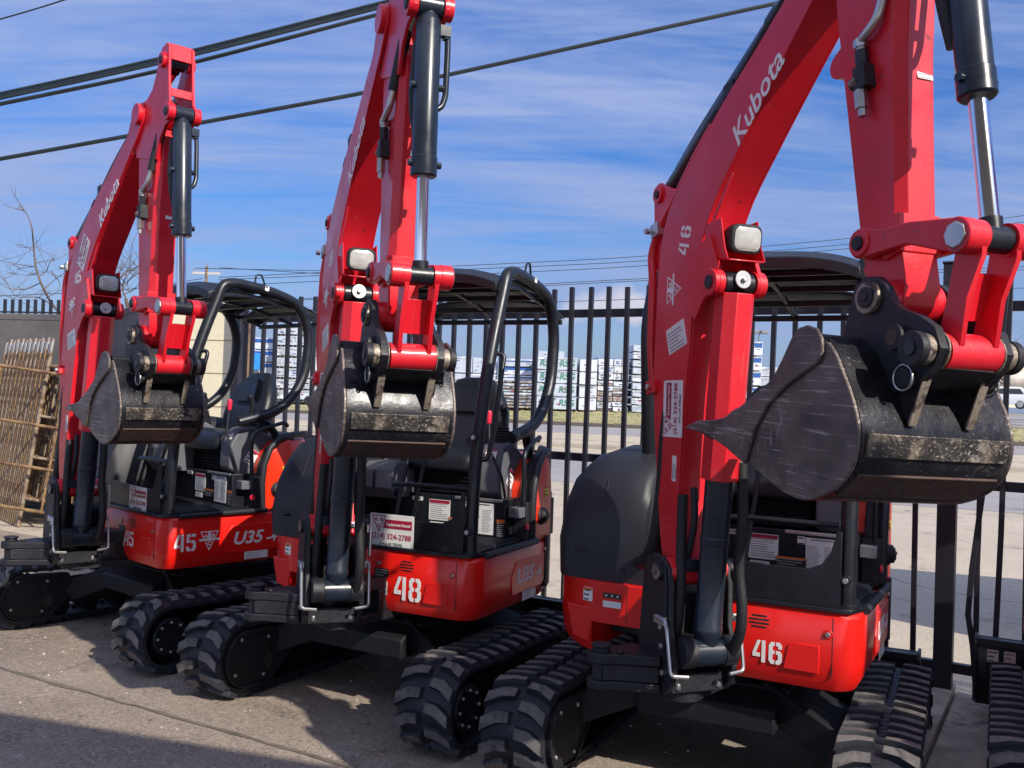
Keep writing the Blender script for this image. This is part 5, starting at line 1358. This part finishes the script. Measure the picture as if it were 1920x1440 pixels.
def scaffold(M, h, w, cols, front, seed):
    rnd = random.Random(seed); lab = 'front scaffold frame of the leaning bundle, with the longest brown rails across it' if front else 'rusty yellow steel scaffold frame in the bundle leaning against the grey wall'
    t = empty('scaffold_frame', M); tag(t, lab, 'scaffold frame', 'scaffold frames stacked at the left')
    a, c = cols
    for x in (0, w):
        p = part('post_tube', t, M, MB().cyl((x, 0, 0), (x, 0, h), .0235, a, seg=12), bevel=0)
        part('spigot', p, M, MB().cyl((x, 0, h + .0005), (x, 0, h + .15), .020, SC3, seg=12), bevel=0)
    for x in (w * .22, w * .78): part('ladder_tube', t, M, MB().cyl((x, 0, .32), (x, 0, h - .17), .015, c, seg=10), bevel=0)
    for z in (.32, .80, 1.28, h - .17): part('rung', t, M, MB().cyl((-.03 if front else 0, -.004, z), (w + (.06 if front else 0), -.004, z), .019 if front else .016, a, seg=10), bevel=0)
for k in range(24):
    cols = ((SC1, SC2), (SC2, SC2), (SC2, SC1), (SC1, SC1), (SC2, SC2))[k % 5]
    M = T4((-6.75 + .052 * k - (.86 if k == 23 else 0), 12.05 - .056 * k - (.05 if k == 23 else 0), 0)) @ Rz(-.07 + .006 * (k % 3)) @ Matrix.Rotation(R(5.0 + .06 * k + .25 * (k % 2)), 4, 'Y') @ Matrix.Rotation(R(-4), 4, 'X')
    scaffold(M, 2.02 + .02 * ((k * 7) % 3), (1.40, 1.36, 1.42)[k % 3], cols, k == 23, k)
# ---------------------------------------------------------------- bare trees
BARK = mat('bare_branch_bark', (.13, .095, .075), .9, var=.3, vscale=8)
def at(px, py, Y):
    d = dvec(px, py); t = Y / d.y; return Vector((0, 0, CAM_H)) + d * t
def twig(mb, p, d, L, r, depth, rnd):
    n = 6; pts = [p.copy()]; q = p.copy(); dd = d.copy()
    for i in range(n):
        dd = (dd + Vector((rnd.uniform(-.16, .16), rnd.uniform(-.16, .16), rnd.uniform(-.10, .16)))).normalized(); q = q + dd * L / n; pts.append(q.copy())
    mb.tube(pts, [r * (1 - .75 * i / n) for i in range(n + 1)], BARK, 5)
    if depth > 0:
        for i in range(rnd.randint(2, 4)):
            k = rnd.randint(1, n); nd = (dd * .5 + Vector((rnd.uniform(-1, 1), rnd.uniform(-.5, .5), rnd.uniform(-.2, .9)))).normalized()
            twig(mb, pts[k], nd, L * rnd.uniform(.35, .65), r * .5, depth - 1, rnd)
def branch_tree(name, paths, label, Y, rnd, sub, group=None):
    M = T4(at(*paths[0][0][0], Y) * 1.0); M = T4((at(*paths[0][0][0], Y).x, Y, 0)); t = empty(name, M); tag(t, label, 'tree', group)
    base = at(*paths[0][0][0], Y)
    part('trunk', t, I4, MB().tube([(base.x + .25, Y + .5, 0), (base.x + .15, Y + .3, base.z * .6), base], [.05, .04, .022], BARK, 8), bevel=0)
    mb = MB()
    for pts, r in paths:
        P = [at(x, y, Y + .15 * math.sin(i * 2.1)) for i, (x, y) in enumerate(pts)]
        P = [Vector(q) for q in fillet(P, .2, 3)]
        n = len(P); mb.tube(P, [max(r * (1 - .8 * i / n), .0035) for i in range(n)], BARK, 6)
        for j in range(sub):
            k = rnd.randint(n // 4, n - 1); d = Vector((rnd.choice((-1, 1)) * rnd.uniform(.4, 1), rnd.uniform(-.4, .4), rnd.uniform(-.1, .8))).normalized()
            twig(mb, P[k], d, rnd.uniform(.18, .6), max(r * .4, .004), 1, rnd)
    part('branch', t, I4, mb, bevel=0)
rnd = random.Random(21)
branch_tree('bare_tree', [([(115, 588), (98, 572), (78, 535), (66, 500), (63, 460), (60, 425), (52, 403), (38, 386)], .020), ([(95, 570), (70, 555), (30, 560), (12, 530), (0, 515)], .010), ([(76, 530), (45, 545), (10, 540), (0, 532)], .008), ([(66, 500), (35, 496), (0, 489)], .007),
     ([(63, 470), (50, 462), (30, 459)], .006), ([(72, 520), (88, 508), (94, 490), (97, 478)], .007), ([(95, 508), (112, 528), (112, 545), (85, 560)], .006), ([(80, 545), (105, 522), (125, 510)], .007), ([(64, 500), (40, 503), (32, 505)], .005), ([(110, 585), (80, 588), (30, 560), (0, 552)], .006), ([(68, 515), (45, 516), (12, 512)], .005)],
     'bare leafless tree leaning over the wall at the far left', 13.2, rnd, 3)
branch_tree('bare_tree', [([(236, 560), (228, 540), (235, 520), (250, 505), (268, 495)], .012), ([(228, 545), (245, 520), (262, 512)], .008), ([(230, 540), (220, 515), (232, 500)], .007), ([(232, 552), (250, 545), (266, 525)], .007), ([(226, 520), (240, 508), (258, 500)], .011)],
     'tangle of bare twigs showing between the boom and arm of excavator 45', 12.0, rnd, 7)
# ---------------------------------------------------------------- lumber yard across the road
WRAP = mat('white_lumber_wrap', (.55, .575, .62), .6, var=.10, vscale=1.3, bump=.3, bscale=3)
WRAPB = mat('bluish_lumber_wrap', (.44, .48, .55), .6, var=.15, vscale=1.3, bump=.3, bscale=3)
WRAPG = mat('grey_lumber_wrap', (.34, .37, .41), .6, var=.3, vscale=2.5, spots=(.62, .63, .64), spot_scale=2.2, spot_lo=.5, spot_hi=.6, bump=.3, bscale=3)
SPACE = mat('dark_gap_timber', (.16, .13, .11), .9, var=.4, vscale=3)
ENDS = mat('weathered_board_ends', (.26, .22, .19), .9, var=.5, vscale=3, spots=(.55, .53, .50), spot_scale=4, spot_lo=.55, spot_hi=.62)
BLUEI = mat('blue_wrap_ink', (.015, .09, .32), .5)
GREENI = mat('green_wrap_ink', (.05, .22, .15), .5)
BLUET = mat('bright_blue_tarp', (.02, .22, .62), .5, var=.2)
NAVY = mat('navy_container_paint', (.02, .05, .16), .5, var=.2)
def stack(x0, x1, y, z0, z1, rows, cols, depth, m, label, text=None, band=None, gap=.10, endm=None, ang=0.0, seed=0, skew=0.0):
    rnd = random.Random(seed + int(x0 * 10)); w = x1 - x0; M = T4((x0, y, z0)) @ Rz(ang); t = empty('lumber_stack', M); tag(t, label, 'lumber stack', 'wrapped lumber stacks across the road')
    h = (z1 - z0) / rows; pk = None
    for i in range(rows):
        for j in range(cols):
            cw = w / cols; mb = MB(); jx = rnd.uniform(-.04, .04); jy = rnd.uniform(-.12, .12)
            a, b = j * cw + .02 + jx, (j + 1) * cw - .02 + jx; lo, hi = i * h + gap, (i + 1) * h
            # a slightly sagging wrapped pack
            n = 6; secs = []
            for k in range(n + 1):
                x = a + (b - a) * k / n; s = -.05 * math.sin(math.pi * k / n) * (w / cols) / 3 + rnd.uniform(-.012, .012)
                secs.append([(x, jy, lo + s), (x, jy, hi + s), (x, depth + jy, hi + s), (x, depth + jy, lo + s)])
            mb.loft(secs, rnd.choice(m) if isinstance(m, (list, tuple)) else m)
            for q in range(rnd.randint(2, 5)):
                mx_ = rnd.uniform(a + .1, b - .3); mz = rnd.uniform(lo + .08, hi - .12); sw = rnd.uniform(.08, .35); mb.box(mx_, min(mx_ + sw, b - .04), jy - .045, jy - .032, mz - .03, mz + rnd.uniform(.0, .05), rnd.choice((BLUEI, STGRY, STBLK, STRED, STGRY)))
            if rnd.random() < .35: mb.loft([[(a - .01, jy - .02, hi + .002), (b + .01, jy - .03, hi + .002), (b + .01, jy - .05, hi - .10), (a - .01, jy - .04, hi - .16)], [(a - .01, jy + .3, hi + .05), (b + .01, jy + .3, hi + .03), (b + .01, jy + .3, hi + .02), (a - .01, jy + .3, hi + .02)]], WRAPG)
            for q in range(3):
                x = a + (b - a) * (.18 + .32 * q); mb.box(x - .05, x + .05, jy + .05, depth + jy - .05, lo - gap + .005, lo - .002, SPACE)
            p = part('lumber_pack', t, M, mb, bevel=.02)
            F = frame(None, (1, 0, 0), (0, -1, 0), (0, jy - .02, 0))
            if band:
                part('printed_band', p, M, MB().box(a + .05, b - .05, jy - .026, jy - .008, lo + h * .50, lo + h * .78, band), bevel=0)
            if text:
                tb_ = MB(); reps = text[3]; 
                for r in range(reps):
                    cx = a + (b - a) * (r + .5) / reps; text_into(tb_, text[0], h * text[2], M @ F, text[1], cx, lo + (hi - lo) * (.62 if band else .5), .012, bold=h * .012, shear=.15)
                tb_.v = [tuple(M.inverted() @ Vector(v)) for v in tb_.v]; part('lettering', p, M, tb_, bevel=0)
    return t
LB = .72
stack(-24.5, -21.4, 75, LB, 5.5, 5, 2, 3, WRAP, 'white stack at the far left end of the lumber yard, beside the timber post')
stack(-21.1, -19.3, 76, LB, 5.75, 5, 1, 3, (WRAP, WRAPB), 'narrow white stack with blue print just left of the tall grey stack', band=BLUEI)
stack(-19.05, -16.1, 75, LB, 6.75, 7, 3, 5, (WRAPG, WRAPB), 'tall grey banded stack seen through the canopy hoop of excavator 45', gap=.16)
stack(-15.95, -13.3, 75.2, LB, 6.75, 5, 2, 5, WRAP, 'tall plain white stack joined to the grey banded one')
stack(-12.9, -9.6, 76, LB, 5.3, 5, 1, 4, (WRAP, WRAPB), 'white stack with bluish packs just right of the tall plain white pair', gap=.14)
stack(-9.3, -5.4, 76, LB, 4.9, 5, 1, 4, WRAP, 'white stack hidden mostly behind the boom of excavator 48', gap=.12)
o = part('blue_tarpaulin', None, T4((-21.2, 74.6, 3.0)), MB().loft([[(0, 0, 0), (1.3, 0, .1), (1.3, .8, .2), (0, .8, .1)], [(0.1, 0, 1.5), (1.4, .1, 1.3), (1.3, .8, 1.4), (0, .8, 1.5)]], BLUET), bevel=.05); tag(o, 'bright blue tarpaulin hung on the stacks behind the seat of excavator 45', 'tarpaulin')
stack(-5.2, -1.25, 76.5, LB, 4.75, 3, 2, 4, WRAPB, 'pale blue white stack above the log pile, behind the grab handle of excavator 48')
stack(-1.1, 1.75, 76, LB, 4.70, 6, 1, 4, (WRAPB, WRAP), 'stack with blue stripes left of the green lettered stack', band=BLUEI, gap=.12)
stack(-5.4, 1.7, 73.6, LB + .02, 2.95, 9, 3, 1.6, (ENDS, WRAPG), 'low pile of weathered boards with dark gaps in front of the pale blue stacks', gap=.09)
stack(1.95, 5.1, 74, LB, 4.85, 4, 1, 4, WRAPB, 'stack of four packs printed RSG in green', text=('RSG', GREENI, .66, 2), gap=.12)
stack(5.3, 6.7, 74.2, LB, 4.8, 4, 1, 4, WRAP, 'plain white end packs right beside the green lettered stack', gap=.08)
stack(2.2, 4.5, 82, LB, 5.75, 5, 1, 4, (WRAP, WRAPB), 'taller white stack rising behind the green lettered stack')
stack(6.9, 9.35, 75.4, 3.25, 4.95, 3, 4, 4, WRAP, 'small white packs laid in squares on top of the dark broken pile', gap=.05)
stack(6.85, 9.3, 75.2, LB, 3.15, 6, 2, 4, (ENDS, SPACE, WRAP), 'dark broken open pile with torn white wrapping under small white packs', gap=.07)
stack(9.55, 12.6, 74.6, LB - .05, 6.1, 9, 1, 4, (WRAPB, WRAP), 'tall stack of thin blue white packs just left of the boom of excavator 46', gap=.13)
stack(12.9, 17.4, 76, LB, 5.4, 6, 2, 4, WRAP, 'white stack mostly hidden behind the boom of excavator 46', gap=.1)
stack(17.6, 19.9, 75, LB, 6.7, 5, 1, 3, WRAP, 'tall white stack printed TOLKO on blue bands, beside the bucket tooth of excavator 46', text=('TOLKO', WHITE, .22, 1), band=BLUEI, gap=.14)
stack(20.1, 21.6, 76.5, LB, 4.75, 5, 1, 3, WRAPG, 'short grey stack right of the one printed TOLKO')
o = part('container', None, T4((7.3, 83, LB)), MB().box(0, 2.4, 0, 6, 0, 4.6, NAVY).box(.02, .5, -.02, 0, .1, 4.5, WRAP).box(1.2, 1.26, -.03, 0, .1, 4.5, BLK), bevel=.03); tag(o, 'navy blue container top showing behind the small white packs', 'container')

# ---------------------------------------------------------------- lamp posts, poles, wires
GALV = mat('galvanised_pole', (.22, .22, .23), .5, .4)
def lamp_post(x, y, z0, z1, label):
    M = T4((x, y, z0)); t = empty('street_lamp', M); tag(t, label, 'street lamp')
    part('pole', t, M, MB().cyl((0, 0, 0), (0, 0, z1 - z0), .09, GALV, r1=.05, seg=10), bevel=0)
    for sg in (-1, 1): part('lamp_head', t, M, MB().box(sg * .12 if sg > 0 else -.75, .75 if sg > 0 else -.12, -.25, .25, z1 - z0 - .25, z1 - z0 + .02, GALV).box(sg * .05 - .08, sg * .05 + .08, -.05, .05, z1 - z0 - .1, z1 - z0 + .02, GALV), bevel=.04)
lamp_post(-4.8, 78, LB, 7.75, 'twin headed street lamp above the stacks, left of the grab handle of excavator 48')
lamp_post(20.1, 77, LB, 7.75, 'street lamp rising behind the stack printed TOLKO')
M = T4((-26.0, 79, 0)); t = empty('utility_pole', M); tag(t, 'utility pole with white cross arm above the canopy of excavator 45', 'utility pole')
part('pole', t, M, MB().cyl((0, 0, 0), (0, 0, 11.7), .16, WOOD, r1=.12, seg=10), bevel=0)
part('cross_arm', t, M, MB().box(-1.15, 1.15, -.08, .08, 11.05, 11.25, mat('grey_cross_arm', (.45, .43, .40), .8)), bevel=0)
part('insulator', t, M, MB().cyl((-1.1, 0, 11.25), (-1.1, 0, 11.45), .05, GALV, seg=8).cyl((1.1, 0, 11.25), (1.1, 0, 11.45), .05, GALV, seg=8).cyl((0, 0, 11.7), (0, 0, 11.95), .05, GALV, seg=8), bevel=0)
WIRE = mat('dark_overhead_wire', (.02, .022, .03), .6)
WIREB = mat('black_telecom_cable', (.012, .02, .024), .5, var=.3, vscale=2)
def wire(pxs, Y, r, label, m=WIRE, group=None, strands=1, stop=False):
    P = [at(x, y, Y) for x, y in pxs]
    a, b = P[0], P[-1]
    # carry the line on beyond the picture at both ends
    d0 = (P[0] - P[1]).normalized(); d1 = (P[-1] - P[-2]).normalized(); P = P if stop else [P[0] + d0 * Y * .25] + P + [P[-1] + d1 * Y * .35]
    P = [Vector(q) for q in fillet(P, Y * .2, 4)]
    mb = MB()
    for k in range(strands):
        o = Vector((0, (k % 2) * r * .9, (k - (strands - 1) / 2) * r * 1.75)); mb.tube([p + o for p in P], r, m, 8)
    ob = part('overhead_cable', None, I4, mb, bevel=0); tag(ob, label, 'cable', group); return ob
wire([(0, 180), (300, 115), (740, 3)], 13, .021, 'thick bundled black cable, upper of the close pair crossing the sky at top left', WIREB, strands=3)
wire([(0, 195), (300, 134), (740, 19)], 13.2, .030, 'single black cable just under the thick bundle at top left', WIREB)
wire([(0, 298), (240, 255), (700, 171), (850, 138), (1470, 3)], 13.5, .031, 'long black cable passing behind the booms of 45 and 48 across the sky', WIREB, strands=1)
wire([(0, 36), (60, 19), (120, 0)], 13, .011, 'thin black wire cutting the top left corner of the picture', WIREB)
g = 'distant power lines over the lumber yard'
for pts, lab in (([(365, 503), (620, 508)], 'distant wire running right from the left end of the cross arm'), ([(412, 502), (615, 514)], 'distant wire running right from the right end of the cross arm'),
     ([(850, 499), (1225, 481), (1640, 443), (1920, 404)], 'highest of the distant wires between excavators 48 and 46'), ([(850, 506), (1225, 490), (1640, 454), (1920, 416)], 'second highest of the distant wires between excavators 48 and 46'), ([(850, 516), (1225, 499), (1640, 462), (1920, 428)], 'third of the distant wires between excavators 48 and 46'),
     ([(850, 543), (1225, 520), (1640, 510), (1920, 500)], 'upper line of the low close pair behind the canopy of excavator 48'), ([(850, 546), (1225, 524), (1640, 514), (1920, 506)], 'lower line of the low close pair behind the canopy of excavator 48'),
     ([(850, 572), (1225, 560), (1920, 540)], 'lowest faint distant wire just above the top rail of the fence'), ([(0, 555), (235, 545), (380, 522)], 'faint distant wire behind the bare tree at left')):
    wire(pts, 62, .022, lab, WIRE, g, stop='cross arm' in lab or 'bare tree' in lab)

# ---------------------------------------------------------------- far right: cars, tank wagons, wall and tree
def car(x, y, z, an, paint, label):
    M = T4((x, y, z)) @ Rz(an); t = empty('parked_car', M); tag(t, label, 'car')
    P = mat(label[:18], paint, .3, coat=.6)
    G_ = mat('car_glass', (.02, .025, .03), .08, spec=.8)
    side = [(-2.2, .35), (-2.25, .75), (-2.15, .98), (-1.95, 1.05), (-1.7, 1.45), (-1.3, 1.62), (.1, 1.62), (.55, 1.45), (1.05, 1.05), (2.0, .92), (2.2, .70), (2.2, .35)]
    secs = []
    for yy, k in ((-.92, .93), (-.86, 1.0), (.86, 1.0), (.92, .93)): secs.append([(p[0] * (1 if p[1] < 1 else k), yy, p[1] if p[1] < 1 else 1 + (p[1] - 1) * k) for p in side])
    part('body', t, M, MB().loft(secs, P), bevel=.04, seg=3)
    gl = MB(); gl.ext([(-1.62, 1.08), (-1.35, 1.48), (.02, 1.48), (.45, 1.36), (.82, 1.08)], -.925, .925, G_); gl.box(-2.0, -1.85, -.7, .7, 1.12, 1.4, G_, Matrix.Rotation(R(0), 4, 'Y')); part('window', t, M, gl, bevel=.01)
    for wx in (-1.35, 1.35):
        for sg in (-1, 1):
            w = part('wheel', t, M, MB().lathe((wx, sg * .72, .33), (0, sg, 0), [(0, .25), (0, .33), (.18, .33), (.2, .30), (.2, .22)], RUB, 20), bevel=0); part('rim', w, M, MB().cyl((wx, sg * .90, .33), (wx, sg * .925, .33), .21, ZINC, seg=14), bevel=0)
    for sg in (-1, 1): part('tail_light', t, M, MB().box(-2.24, -2.1, sg * .62 - .16, sg * .62 + .16, .78, .95, mat('red_tail_lens', (.35, .01, .01), .2)), bevel=.01)
    return t
car(36.6, 70.5, 2.02, R(150), (.75, .76, .78), 'white parked car at the far right behind the bent pickets')
car(39.2, 72.0, 2.05, R(155), (.02, .03, .05), 'dark blue car parked at the far right edge beside the white car')
car(35.2, 73.0, 2.05, R(150), (.03, .03, .035), 'black car half hidden behind the white parked car')
o = part('retaining_wall', None, T4((30, 84, 2.2)) @ Rz(-.12), MB().box(0, 60, 0, .4, 0, 1.6, CREAM).box(0, 60, -.15, .55, 1.6, 1.85, KERBM), bevel=0); tag(o, 'long pale retaining wall beyond the parked cars at the far right', 'wall')
TANK = mat('dusty_tank_wagon_paint', (.48, .42, .34), .6, var=.3, vscale=.6)
for i in range(4):
    M = T4((42.5 + i * 5.6, 95 - i * .6, 5.0)) @ Rz(-.1); t = empty('tank_wagon', M); tag(t, ('left end of a beige tank wagon beyond the retaining wall at far right', 'beige tank wagon showing between the right fence pickets', 'beige tank wagon at the extreme right edge above the cars', 'beige tank wagon just outside the right edge')[i], 'tank wagon', 'tank wagons in the railway yard')
    part('tank', t, M, MB().lathe((0, 0, 0), (1, 0, 0), [(0, .3), (.12, .7), (.35, .98), (.6, 1.05), (4.6, 1.05), (4.85, .98), (5.08, .7), (5.2, .3)], TANK, 24), bevel=0)
    part('dome', t, M, MB().lathe((2.6, 0, .9), (0, 0, 1), [(0, .5), (.35, .5), (.42, .35)], TANK, 16), bevel=0)
    part('chassis', t, M, MB().box(-.1, 5.3, -.7, .7, -1.5, -1.0, BLK), bevel=0)
def far_tree(x, y, z, h, label, seed):
    rnd = random.Random(seed); M = T4((x, y, z)); t = empty('bare_tree', M); tag(t, label, 'tree')
    mb = MB(); part('trunk', t, I4, MB().tube([(x, y, z), (x + .1, y, z + h * .3), (x, y, z + h * .5)], [.22, .16, .1], BARK, 8), bevel=0)
    for i in range(16):
        d = Vector((rnd.uniform(-1, 1), rnd.uniform(-.5, .5), rnd.uniform(.4, 1.2))).normalized(); twig(mb, Vector((x, y, z + h * rnd.uniform(.22, .5))), d, h * rnd.uniform(.35, .6), .07, 2, rnd)
    part('branch', t, I4, mb, bevel=0)
far_tree(46.4, 88, 2.4, 6.2, 'bare tree standing above the tank wagons at the far right', 4)

# ---------------------------------------------------------------- outside the picture: unseen roof and trailer added to cast shade
ROOFM = mat('added_roof_sheet', (.35, .36, .37), .6)  # sheet of the roof added only to shade the foreground concrete
ET = SUN_DIR.xy.normalized()
hgt = 4.2; off = hgt / math.tan(SUN_EL)
e0 = Vector((-1.50, 4.43)) + ET * off
M = Matrix(((.957, -.289, 0, e0.x), (-.289, -.957, 0, e0.y), (0, 0, -1, hgt), (0, 0, 0, 1)))
t = empty('added_shade_roof', M); tag(t, 'unseen flat roof added over and behind the viewer to shade the near edge of the concrete', 'added roof')
part('shade_roof_sheet', t, M, MB().box(-9, 9, 0, 7, -.05, .05, ROOFM), bevel=0)
for x in (-8.8, 8.8): part('post', t, M, MB().box(x - .08, x + .08, 6.6, 6.76, .051, hgt, GALV), bevel=0)
M = T4((4.75, 5.75, 0)) @ Rz(-.30); t = empty('added_shade_trailer', M); tag(t, 'unseen plain grey box trailer added beyond the fence, just outside the right edge, to shade the road', 'added trailer')  # trailer added out of view so its shadow falls on the road
part('body', t, M, MB().box(0, 5.5, 0, 2.0, .55, 2.55, mat('added_trailer_paint', (.45, .45, .46), .5)), bevel=.02)
for x in (2.2, 3.1):
    for y in (-.02, 1.82): part('wheel', t, M, MB().cyl((x, y, .33), (x, y + .2, .33), .33, RUB, seg=20), bevel=0)
part('drawbar', t, M, MB().box(-1.0, 0, .95, 1.05, .5, .6, BLK), bevel=0)
